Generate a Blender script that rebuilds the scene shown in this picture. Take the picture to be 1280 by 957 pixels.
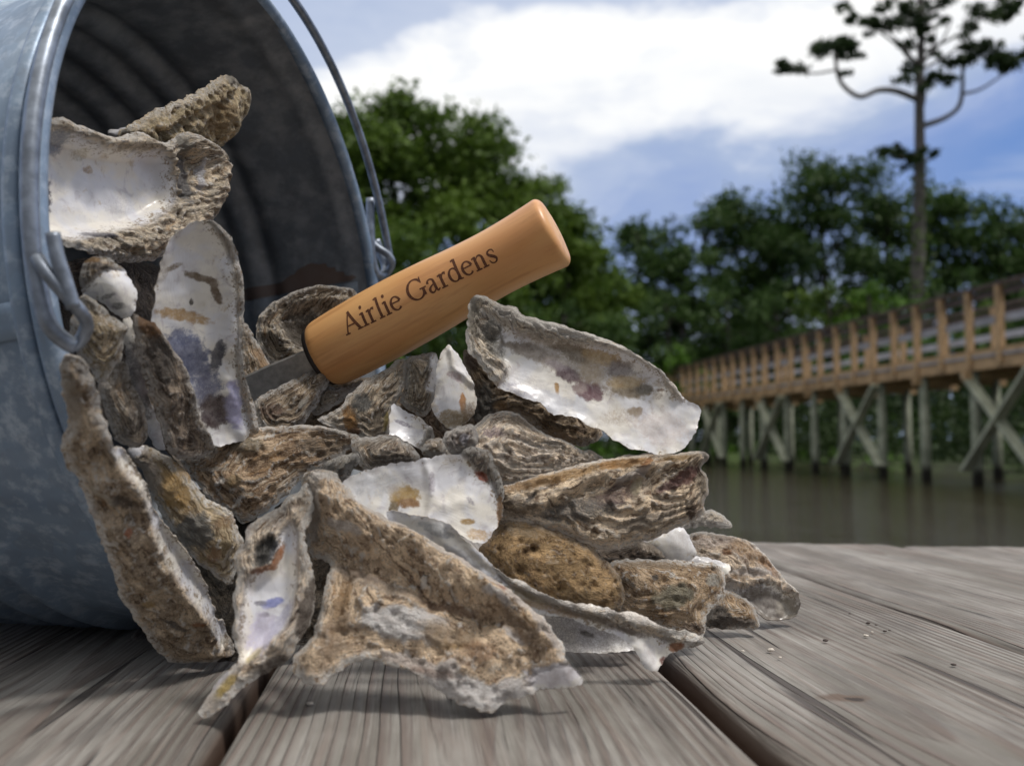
import bpy, bmesh, math, random
import numpy as np
from mathutils import Vector, Matrix
from mathutils.geometry import delaunay_2d_cdt
rad = math.radians
for o in list(bpy.data.objects): bpy.data.objects.remove(o)
scene = bpy.context.scene
COL = scene.collection

# ---------------------------------------------------------------- camera
F = 1100.0; CAMH = 0.08; TILT = rad(3.77)
cam_d = bpy.data.cameras.new('camera'); cam = bpy.data.objects.new('camera', cam_d); COL.objects.link(cam)
cam.location = (0, 0, CAMH); cam.rotation_euler = (math.pi/2 + TILT, 0, 0)
cam_d.sensor_fit = 'HORIZONTAL'; cam_d.sensor_width = 36; cam_d.lens = 36*F/1280
cam_d.clip_start = 0.01; cam_d.clip_end = 3000
cam_d.dof.use_dof = True; cam_d.dof.focus_distance = 0.345; cam_d.dof.aperture_fstop = 11.5
scene.camera = cam

# ---------------------------------------------------------------- world: broken cloud over a Nishita sky
SUN_EL = rad(64); SUN_AZ = rad(114)           # azimuth from +Y (straight ahead) towards +X
world = bpy.data.worlds.new('World'); scene.world = world; world.use_nodes = True
wt = world.node_tree; wt.nodes.clear()
def N(nt, t, **kw):
    n = nt.nodes.new(t)
    for k, v in kw.items():
        if k in ('op',): n.operation = v
        elif isinstance(k, str) and hasattr(n, k): setattr(n, k, v)
    return n
def link(nt, a, b): nt.links.new(a, b)
def val(nt, sock, v):
    if isinstance(v, bpy.types.NodeSocket): nt.links.new(v, sock)
    else: sock.default_value = v
def math_(nt, op, a, b=0.0, c=None, clamp=False):
    n = nt.nodes.new('ShaderNodeMath'); n.operation = op; n.use_clamp = clamp
    val(nt, n.inputs[0], a); val(nt, n.inputs[1], b)
    if c is not None: val(nt, n.inputs[2], c)
    return n.outputs[0]
def mix_(nt, fac, a, b, blend='MIX'):
    n = nt.nodes.new('ShaderNodeMix'); n.data_type = 'RGBA'; n.blend_type = blend
    val(nt, n.inputs[0], fac)
    for s, v in ((n.inputs[6], a), (n.inputs[7], b)):
        if isinstance(v, bpy.types.NodeSocket): nt.links.new(v, s)
        else: s.default_value = (v[0], v[1], v[2], 1)
    return n.outputs[2]
def ramp_(nt, fac, stops, interp='LINEAR'):
    n = nt.nodes.new('ShaderNodeValToRGB'); n.color_ramp.interpolation = interp
    e = n.color_ramp.elements
    while len(e) < len(stops): e.new(0.5)
    for i, (p, c) in enumerate(stops):
        e[i].position = p
        e[i].color = (c, c, c, 1) if isinstance(c, (int, float)) else (c[0], c[1], c[2], 1)
    val(nt, n.inputs[0], fac)
    return n.outputs[0]
def noise_(nt, vec, scale, detail=4, rough=0.55, dist=0.0, out=0):
    n = nt.nodes.new('ShaderNodeTexNoise'); n.inputs['Scale'].default_value = scale
    n.inputs['Detail'].default_value = detail; n.inputs['Roughness'].default_value = rough
    n.inputs['Distortion'].default_value = dist
    if vec is not None: nt.links.new(vec, n.inputs['Vector'])
    return n.outputs[out]
def vor_(nt, vec, scale, feature='F1', rnd=1.0, out='Distance'):
    n = nt.nodes.new('ShaderNodeTexVoronoi'); n.feature = feature; n.inputs['Scale'].default_value = scale
    n.inputs['Randomness'].default_value = rnd
    if vec is not None: nt.links.new(vec, n.inputs['Vector'])
    return n.outputs[out]
def mapr_(nt, v, a, b, c=0.0, d=1.0, smooth=True):
    n = nt.nodes.new('ShaderNodeMapRange'); n.interpolation_type = 'SMOOTHSTEP' if smooth else 'LINEAR'
    val(nt, n.inputs[0], v); n.inputs[1].default_value = a; n.inputs[2].default_value = b
    n.inputs[3].default_value = c; n.inputs[4].default_value = d
    return n.outputs[0]
def scalev(nt, vec, s, loc=(0,0,0), rot=(0,0,0)):
    n = nt.nodes.new('ShaderNodeMapping'); n.inputs['Scale'].default_value = s
    n.inputs['Location'].default_value = loc; n.inputs['Rotation'].default_value = rot
    nt.links.new(vec, n.inputs['Vector']); return n.outputs[0]

sky = wt.nodes.new('ShaderNodeTexSky'); sky.sky_type = 'NISHITA'; sky.sun_disc = False
sky.sun_elevation = SUN_EL; sky.sun_rotation = SUN_AZ; sky.air_density = 1.3; sky.dust_density = 0.6; sky.ozone_density = 2.0
tc = wt.nodes.new('ShaderNodeTexCoord').outputs['Generated']
sx = wt.nodes.new('ShaderNodeSeparateXYZ'); link(wt, tc, sx.inputs[0])
el = math_(wt, 'ARCSINE', sx.outputs[2])
az = math_(wt, 'ARCTAN2', sx.outputs[0], sx.outputs[1])
cmb = wt.nodes.new('ShaderNodeCombineXYZ')
link(wt, az, cmb.inputs[0]); link(wt, math_(wt, 'MULTIPLY', el, 2.6), cmb.inputs[1]); cmb.inputs[2].default_value = 0.3
n1 = noise_(wt, cmb.outputs[0], 2.3, 5, 0.55, 0.2)
n2 = noise_(wt, cmb.outputs[0], 7.0, 5, 0.6, 0.3)
# wandering height in the sky
e2 = math_(wt, 'ADD', el, math_(wt, 'MULTIPLY', math_(wt, 'SUBTRACT', n1, 0.5), 0.20))
e2 = math_(wt, 'ADD', e2, math_(wt, 'MULTIPLY', math_(wt, 'SUBTRACT', n2, 0.5), 0.11))
e2 = math_(wt, 'SUBTRACT', e2, math_(wt, 'MULTIPLY', az, 0.10))
bands = ramp_(wt, math_(wt, 'MULTIPLY', e2, 1.0), [
    (0.00, 0.60), (0.12, 0.55), (0.19, 0.30), (0.245, 0.26), (0.30, 0.52), (0.345, 0.93), (0.41, 1.0), (0.445, 0.60), (0.52, 0.52), (0.66, 0.95), (1.0, 0.95)])
behind = mapr_(wt, sx.outputs[1], 0.25, -0.15); bands = math_(wt, 'MAXIMUM', bands, math_(wt, 'MULTIPLY', behind, mapr_(wt, n1, 0.3, 0.6, 0.50, 0.74)))
rightblue = math_(wt, 'MULTIPLY', mapr_(wt, az, 0.32, 0.62, 0.0, 0.35), mapr_(wt, az, 1.2, 0.8))
bl = math_(wt, 'SUBTRACT', bands, math_(wt, 'MULTIPLY', rightblue, mapr_(wt, el, 0.45, 0.30)))
leftblue = math_(wt, 'MULTIPLY', mapr_(wt, az, -0.38, -0.60, 0.0, 0.8), mapr_(wt, az, -1.5, -1.1))
bl = math_(wt, 'SUBTRACT', bl, math_(wt, 'MULTIPLY', leftblue, 0.6), clamp=True)
behind_dim = mapr_(wt, sx.outputs[1], 0.1, -0.35, 1.0, 0.40)  # unseen sky behind the camera dimmed to weaken the frontal fill light
cloud = ramp_(wt, bl, [(0.0, (1.4, 2.6, 6.0)), (0.22, (2.5, 3.5, 6.3)), (0.5, (3.7, 4.6, 6.6)), (0.8, (8.0, 8.3, 8.9)), (1.0, (9.9, 9.9, 9.7))])
skyc = mix_(wt, mapr_(wt, bl, 0.0, 0.35, 0.78, 1.0), sky.outputs[0], cloud)
puff = noise_(wt, cmb.outputs[0], 4.2, 6, 0.62, 0.6)
skyc = mix_(wt, mapr_(wt, puff, 0.50, 0.72, 0.0, 0.42), skyc, (6.0, 6.6, 7.9))
skyc = mix_(wt, mapr_(wt, sx.outputs[2], 0.55, 0.85), mix_(wt, 1.0, skyc, (1, 1, 1), 'MULTIPLY'), (11.5, 11.2, 10.6))
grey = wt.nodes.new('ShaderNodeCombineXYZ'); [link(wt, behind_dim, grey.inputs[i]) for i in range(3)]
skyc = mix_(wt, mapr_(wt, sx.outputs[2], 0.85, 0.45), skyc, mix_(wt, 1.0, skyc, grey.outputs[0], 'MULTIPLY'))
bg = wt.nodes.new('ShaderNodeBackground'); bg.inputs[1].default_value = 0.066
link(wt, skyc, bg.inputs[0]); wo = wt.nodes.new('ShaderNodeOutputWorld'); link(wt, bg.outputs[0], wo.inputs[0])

# ---------------------------------------------------------------- sun (veiled by cloud)
sd = bpy.data.lights.new('sun', 'SUN'); sd.energy = 1.5; sd.angle = rad(10); sd.color = (1.0, 0.955, 0.90)
sun = bpy.data.objects.new('sun', sd); COL.objects.link(sun)
sdir = Vector((math.cos(SUN_EL)*math.sin(SUN_AZ), math.cos(SUN_EL)*math.cos(SUN_AZ), math.sin(SUN_EL)))
sun.rotation_euler = sdir.to_track_quat('Z', 'Y').to_euler(); sun.location = (1, -1, 2)
scene.view_settings.view_transform = 'Standard'; scene.view_settings.look = 'None'
scene.view_settings.exposure = 0.70; scene.view_settings.gamma = 1.0
scene.render.resolution_x = 1024; scene.render.resolution_y = 765
scene.render.engine = 'CYCLES'

# ---------------------------------------------------------------- helpers
FW = np.array([0, math.cos(TILT), math.sin(TILT)]); UP = np.array([0, -math.sin(TILT), math.cos(TILT)]); ORG = np.array([0, 0, CAMH])
def ray(x, y):
    d = FW + np.array([1.0, 0, 0])*((x-640)/F) + UP*((478.5-y)/F)
    return d
def at(x, y, Y):
    d = ray(x, y); return ORG + d*(Y/d[1])
def tag(o, label=None, cat=None, group=None, kind=None):
    if label: o['label'] = label
    if cat: o['category'] = cat
    if group: o['group'] = group
    if kind: o['kind'] = kind
    return o
def empty(name, loc):
    o = bpy.data.objects.new(name, None); o.location = loc; o.empty_display_size = 0.02; COL.objects.link(o); return o
def mk(name, V, Fc, mat=None, parent=None, loc=(0,0,0), smooth=True, attrs=None, mats=None, fmat=None):
    me = bpy.data.meshes.new(name)
    V = np.asarray(V, dtype=float) - np.asarray(loc, dtype=float)
    me.from_pydata(V.tolist(), [], [tuple(int(i) for i in f) for f in Fc])
    if smooth: me.polygons.foreach_set('use_smooth', [True]*len(me.polygons))
    if mat: me.materials.append(mat)
    if attrs:
        for k, a in attrs.items():
            a = np.asarray(a, dtype=np.float32)
            if a.ndim == 1:
                at_ = me.attributes.new(k, 'FLOAT', 'POINT'); at_.data.foreach_set('value', a)
            else:
                at_ = me.attributes.new(k, 'FLOAT_COLOR', 'POINT')
                c = np.ones((len(a), 4), dtype=np.float32); c[:, :3] = a[:, :3]
                at_.data.foreach_set('color', c.ravel())
    me.update()
    o = bpy.data.objects.new(name, me); COL.objects.link(o); o.location = loc
    if parent:
        o.parent = parent; o.location = Vector(loc) - parent.location
    return o
class MB:
    def __init__(s): s.V = []; s.F = []
    def add(s, V, Fc):
        b = len(s.V); s.V += [tuple(v) for v in V]; s.F += [tuple(b+i for i in f) for f in Fc]
    def box(s, c, sz, ax=None):
        c = np.array(c, float); sz = np.array(sz, float)/2
        if ax is None: ax = np.eye(3)
        P = [c + ax[0]*sz[0]*i + ax[1]*sz[1]*j + ax[2]*sz[2]*k for i in (-1,1) for j in (-1,1) for k in (-1,1)]
        s.add(P, [(0,1,3,2),(4,6,7,5),(0,4,5,1),(2,3,7,6),(0,2,6,4),(1,5,7,3)])
    def beam(s, a, b, w, h, upv=(0,0,1)):
        a = np.array(a, float); b = np.array(b, float); d = b-a; L = np.linalg.norm(d); d /= L
        u = np.array(upv, float); sdv = np.cross(d, u); sdv /= np.linalg.norm(sdv); u = np.cross(sdv, d)
        s.box((a+b)/2, (L, w, h), np.array([d, sdv, u]))
    def tube(s, pts, r, n=10, caps=True):
        pts = np.array(pts, float); m = len(pts); r = np.broadcast_to(r, (m,))
        T = np.gradient(pts, axis=0); T /= np.linalg.norm(T, axis=1)[:, None]
        ref = np.array([0.3, 0.2, 1.0]); 
        if abs(T[0] @ ref/np.linalg.norm(ref)) > .9: ref = np.array([1.0, 0, 0])
        nrm = np.cross(T[0], ref); nrm /= np.linalg.norm(nrm)
        th = np.linspace(0, 2*math.pi, n, endpoint=False); V = []
        for i in range(m):
            nrm = nrm - T[i]*(nrm @ T[i]); nrm /= np.linalg.norm(nrm); b = np.cross(T[i], nrm)
            for t in th: V.append(pts[i] + r[i]*(math.cos(t)*nrm + math.sin(t)*b))
        Fc = [(i*n+j, i*n+(j+1) % n, (i+1)*n+(j+1) % n, (i+1)*n+j) for i in range(m-1) for j in range(n)]
        if caps: Fc += [tuple(range(n))[::-1], tuple((m-1)*n+j for j in range(n))]
        s.add(V, Fc)
    def build(s, name, mat, parent=None, loc=(0,0,0), smooth=False, **k):
        return mk(name, s.V, s.F, mat, parent, loc, smooth, **k)
def catmull(P, n=8):
    P = np.array(P, float); Q = np.vstack([2*P[0]-P[1], P, 2*P[-1]-P[-2]]); out = []
    for i in range(len(P)-1):
        p0, p1, p2, p3 = Q[i:i+4]
        for t in np.linspace(0, 1, n, endpoint=False):
            out.append(.5*((2*p1)+(-p0+p2)*t+(2*p0-5*p1+4*p2-p3)*t*t+(-p0+3*p1-3*p2+p3)*t**3))
    out.append(P[-1]); return np.array(out)
# vectorised gradient noise
_rng = np.random.default_rng(7); _perm = _rng.permutation(512).astype(np.int64); _g = _rng.normal(size=(512, 3)); _g /= np.linalg.norm(_g, axis=1)[:, None]
def perlin(P):
    P = np.asarray(P, float); I = np.floor(P).astype(np.int64); f = P-I; u = f*f*f*(f*(f*6-15)+10)
    def gr(dx, dy, dz):
        h = _perm[(_perm[(_perm[(I[:,0]+dx) & 511]+I[:,1]+dy) & 511]+I[:,2]+dz) & 511]
        return ((f-np.array([dx, dy, dz]))*_g[h]).sum(1)
    r = 0
    for dx in (0,1):
        for dy in (0,1):
            for dz in (0,1):
                w = (u[:,0] if dx else 1-u[:,0])*(u[:,1] if dy else 1-u[:,1])*(u[:,2] if dz else 1-u[:,2])
                r = r + w*gr(dx, dy, dz)
    return r*1.6
def fbm(P, o=4, g=0.5):
    P = np.asarray(P, float); a = 1; r = 0
    for i in range(o): r = r + a*perlin(P*(2**i)+i*17.3); a *= g
    return r
def n2(U, sc, seed, o=3, g=.5): return fbm(np.column_stack([U[:,0]*sc, U[:,1]*sc, np.full(len(U), seed*3.7+.31)]), o, g)
def sstep(a, b, x):
    t = np.clip((x-a)/(b-a), 0, 1); return t*t*(3-2*t)
def segdist(P, A, B):
    d = B-A; L = (d*d).sum(1)+1e-12
    t = np.clip(((P[:,None,:]-A[None])*d[None]).sum(-1)/L[None], 0, 1)
    q = A[None]+t[...,None]*d[None]; return np.sqrt(((P[:,None,:]-q)**2).sum(-1))
def pdist(P, poly, closed=True):
    A = poly; B = np.roll(poly, -1, 0)
    if not closed: A = A[:-1]; B = B[:-1]
    out = np.empty(len(P))
    for i in range(0, len(P), 4000): out[i:i+4000] = segdist(P[i:i+4000], A, B).min(1)
    return out
def inside(P, poly):
    x, y = P[:,0], P[:,1]; c = np.zeros(len(P), bool); j = len(poly)-1
    for i in range(len(poly)):
        xi, yi = poly[i]; xj, yj = poly[j]
        if yi != yj:
            m = ((yi > y) != (yj > y)) & (x < (xj-xi)*(y-yi)/(yj-yi)+xi); c ^= m
        j = i
    return c

# ---------------------------------------------------------------- materials
def newmat(name):
    m = bpy.data.materials.new(name); m.use_nodes = True; nt = m.node_tree
    b = nt.nodes['Principled BSDF']; return m, nt, b
def bump(nt, b, h, strength=0.5, dist=0.001, prev=None):
    n = nt.nodes.new('ShaderNodeBump'); n.inputs['Strength'].default_value = strength; n.inputs['Distance'].default_value = dist
    val(nt, n.inputs['Height'], h)
    if prev is not None: nt.links.new(prev, n.inputs['Normal'])
    if b is not None: nt.links.new(n.outputs[0], b.inputs['Normal'])
    return n.outputs[0]
def attr(nt, name, out='Fac'):
    n = nt.nodes.new('ShaderNodeAttribute'); n.attribute_name = name; return n.outputs[out]
def objc(nt): return nt.nodes.new('ShaderNodeTexCoord').outputs['Object']

def shell_material():
    m, nt, b = newmat('oyster_shell')
    oc = objc(nt); mm = scalev(nt, oc, (1000, 1000, 1000))
    oi = nt.nodes.new('ShaderNodeObjectInfo')
    off = nt.nodes.new('ShaderNodeVectorMath'); off.operation = 'ADD'; link(nt, mm, off.inputs[0])
    cv = nt.nodes.new('ShaderNodeCombineXYZ'); r100 = math_(nt, 'MULTIPLY', oi.outputs['Random'], 300.0)
    link(nt, r100, cv.inputs[0]); link(nt, r100, cv.inputs[2]); link(nt, cv.outputs[0], off.inputs[1]); P = off.outputs[0]
    ocol = attr(nt, 'ocol', 'Color'); tint = attr(nt, 'tint', 'Color'); ta = attr(nt, 'ta'); nac = attr(nt, 'nac'); ring = attr(nt, 'ring')
    chalk = attr(nt, 'chalk')
    nA = noise_(nt, P, 0.13, 5, 0.62); nB = noise_(nt, P, 0.38, 5, 0.65); nC = noise_(nt, P, 1.1, 4, 0.7); nD = noise_(nt, P, 0.2, 4, 0.6, 1.0)
    dark = mix_(nt, 1.0, ocol, (0.27, 0.20, 0.155), 'MULTIPLY')
    c = mix_(nt, mapr_(nt, nB, 0.50, 0.60, 0.0, 0.80), ocol, dark)
    pale = attr(nt, 'pale'); light = mix_(nt, math_(nt, 'MULTIPLY', pale, 0.5), mix_(nt, 1.0, ocol, (1.9, 1.78, 1.6), 'MULTIPLY'), (0.84, 0.71, 0.54))
    c = mix_(nt, mapr_(nt, math_(nt, 'ADD', math_(nt, 'MULTIPLY', nA, .7), math_(nt, 'MULTIPLY', nC, .3)), 0.48, 0.58, 0.0, 0.85), c, light)
    c = mix_(nt, math_(nt, 'MULTIPLY', pale, mapr_(nt, nD, 0.60, 0.74, 0.0, 0.7)), c, (0.36, 0.19, 0.075))
    # flaky streaks that follow the growth of the shell
    grain = attr(nt, 'grain')
    sxp = nt.nodes.new('ShaderNodeSeparateXYZ'); link(nt, P, sxp.inputs[0])
    cF = nt.nodes.new('ShaderNodeCombineXYZ'); link(nt, math_(nt, 'ADD', math_(nt, 'MULTIPLY', ring, 42.0), math_(nt, 'MULTIPLY', nA, 5.0)), cF.inputs[0])
    link(nt, math_(nt, 'MULTIPLY', math_(nt, 'ADD', sxp.outputs[0], sxp.outputs[2]), 0.085), cF.inputs[1]); link(nt, math_(nt, 'MULTIPLY', sxp.outputs[1], 0.085), cF.inputs[2])
    nF = noise_(nt, cF.outputs[0], 1.0, 5, 0.62, 0.25); nF2 = noise_(nt, scalev(nt, cF.outputs[0], (.4, .8, .8), (7, 3, 1)), 1.0, 4, 0.6, 0.3)
    flk = attr(nt, 'flake'); fl_ = lambda q: math_(nt, 'ADD', .49, math_(nt, 'MULTIPLY', math_(nt, 'SUBTRACT', q, .49), flk))
    nF = fl_(nF); nF2 = fl_(nF2)
    c = mix_(nt, mapr_(nt, nF, 0.52, 0.60, 0.0, 0.72), c, light)
    c = mix_(nt, mapr_(nt, nF, 0.44, 0.38, 0.0, 0.85), c, dark)
    c = mix_(nt, math_(nt, 'MULTIPLY', pale, mapr_(nt, nF2, 0.58, 0.66, 0.0, 0.8)), c, (0.80, 0.72, 0.61))
    c = mix_(nt, math_(nt, 'MULTIPLY', pale, mapr_(nt, nF2, 0.40, 0.34, 0.0, 0.6)), c, (0.42, 0.235, 0.095))
    c = mix_(nt, mapr_(nt, nF, 0.355, 0.325, 0.0, 0.85), c, (0.06, 0.042, 0.03))
    # fine growth lines
    rl = math_(nt, 'ADD', math_(nt, 'MULTIPLY', ring, 130.0), math_(nt, 'ADD', math_(nt, 'MULTIPLY', nB, 9.0), math_(nt, 'MULTIPLY', nA, 22.0)))
    sn = math_(nt, 'SINE', rl); rl2 = math_(nt, 'SINE', math_(nt, 'MULTIPLY', rl, 3.3))
    rmix = math_(nt, 'ADD', math_(nt, 'MULTIPLY', sn, .5), math_(nt, 'MULTIPLY', rl2, .35))
    linef = math_(nt, 'MULTIPLY', attr(nt, 'flake'), mapr_(nt, rmix, -0.35, -0.62, 0.0, 0.70))
    c = mix_(nt, math_(nt, 'MULTIPLY', linef, mapr_(nt, nA, 0.35, 0.6)), c, dark)
    c = mix_(nt, math_(nt, 'MULTIPLY', mapr_(nt, rmix, 0.40, 0.8), 0.50), c, light)
    c = mix_(nt, math_(nt, 'MULTIPLY', grain, mapr_(nt, nC, 0.585, 0.64, 0.0, 0.75)), c, (0.075, 0.050, 0.034))
    c = mix_(nt, math_(nt, 'MULTIPLY', math_(nt, 'MULTIPLY', pale, grain), mapr_(nt, nC, 0.405, 0.35, 0.0, 0.8)), c, (0.76, 0.70, 0.62))
    pit = vor_(nt, P, 0.75); pitm = mapr_(nt, pit, 0.26, 0.10, 0.0, 1.0)
    pitn = math_(nt, 'MULTIPLY', pitm, math_(nt, 'MULTIPLY', grain, mapr_(nt, nD, 0.46, 0.56, 0, .7)))
    c = mix_(nt, math_(nt, 'MULTIPLY', pitn, 0.6), c, (0.06, 0.04, 0.03))
    # chalky edges
    ck = math_(nt, 'MULTIPLY', chalk, mapr_(nt, noise_(nt, P, 0.7, 5, .7), 0.40, 0.49))
    c = mix_(nt, ck, c, (0.78, 0.745, 0.70))
    # nacre
    g1 = noise_(nt, P, 0.07, 4, 0.5, 0.6); g2 = noise_(nt, P, 0.22, 4, 0.6, 0.8)
    nc = mix_(nt, mapr_(nt, g1, 0.38, 0.62), (0.71, 0.71, 0.745), (0.78, 0.74, 0.67))
    nc = mix_(nt, mapr_(nt, g2, 0.52, 0.72, 0.0, 0.65), nc, (0.48, 0.44, 0.46))
    nc = mix_(nt, mapr_(nt, noise_(nt, P, 0.16, 5, 0.65, .4), 0.60, 0.72, 0.0, 0.6), nc, (0.45, 0.34, 0.20))
    sp = mapr_(nt, noise_(nt, P, 1.3, 3, .6), 0.70, 0.78)
    nc = mix_(nt, math_(nt, 'MULTIPLY', sp, .8), nc, (0.07, 0.05, 0.05))
    c = mix_(nt, nac, c, nc)
    fn = noise_(nt, P, 2.2, 4, .75)
    dirt = attr(nt, 'dirt'); dm = math_(nt, 'ADD', math_(nt, 'MULTIPLY', dirt, .62), math_(nt, 'ADD', math_(nt, 'MULTIPLY', math_(nt, 'SUBTRACT', nC, .5), 1.3), math_(nt, 'MULTIPLY', math_(nt, 'SUBTRACT', nB, .5), 1.2)))
    c = mix_(nt, math_(nt, 'MULTIPLY', mapr_(nt, dm, .42, .56), .85), c, mix_(nt, nB, (0.10, 0.07, 0.045), (0.34, 0.25, 0.15)))
    tintv = mix_(nt, mapr_(nt, math_(nt, 'ADD', math_(nt, 'MULTIPLY', nB, .5), math_(nt, 'MULTIPLY', fn, .5)), .38, .62), mix_(nt, 1.0, tint, (.72, .68, .65), 'MULTIPLY'), mix_(nt, .22, tint, (.62, .58, .52)))
    taf0 = math_(nt, 'MULTIPLY', ta, mapr_(nt, math_(nt, 'ADD', math_(nt, 'MULTIPLY', math_(nt, 'ADD', nB, nC), 0.5), math_(nt, 'MULTIPLY', ta, 1.1)), 0.50, 1.15, smooth=False), clamp=True)
    tq = math_(nt, 'ADD', ta, math_(nt, 'ADD', math_(nt, 'MULTIPLY', math_(nt, 'SUBTRACT', nC, .5), .9), math_(nt, 'MULTIPLY', math_(nt, 'SUBTRACT', fn, .5), 1.1)))
    taf = math_(nt, 'MULTIPLY', mapr_(nt, tq, .12, .90), mapr_(nt, ta, 0.0, .50))
    c = mix_(nt, taf, c, tintv)
    link(nt, c, b.inputs['Base Color'])
    rg = mix_(nt, nac, (0.88, 0.88, 0.88), (0.33, 0.33, 0.33)); 
    link(nt, rg, b.inputs['Roughness']); b.inputs['Specular IOR Level'].default_value = 0.42
    link(nt, math_(nt, 'MULTIPLY', nac, .45), b.inputs['Coat Weight']); b.inputs['Coat Roughness'].default_value = .18
    inv = math_(nt, 'SUBTRACT', 1.0, nac)
    h = math_(nt, 'ADD', math_(nt, 'MULTIPLY', nB, 0.35), math_(nt, 'MULTIPLY', math_(nt, 'MULTIPLY', nC, grain), 0.55))
    h = math_(nt, 'ADD', h, math_(nt, 'MULTIPLY', nF, 1.5))
    h = math_(nt, 'ADD', h, math_(nt, 'MULTIPLY', rmix, 0.22))
    h = math_(nt, 'SUBTRACT', h, math_(nt, 'MULTIPLY', pitn, 0.7))
    h = math_(nt, 'ADD', h, math_(nt, 'MULTIPLY', noise_(nt, P, 2.6, 4, .75), 0.30))
    h = math_(nt, 'MULTIPLY', h, math_(nt, 'ADD', math_(nt, 'MULTIPLY', inv, 0.97), 0.03))
    bump(nt, b, h, 1.0, 0.0016)
    return m
M_SHELL = shell_material()

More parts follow.
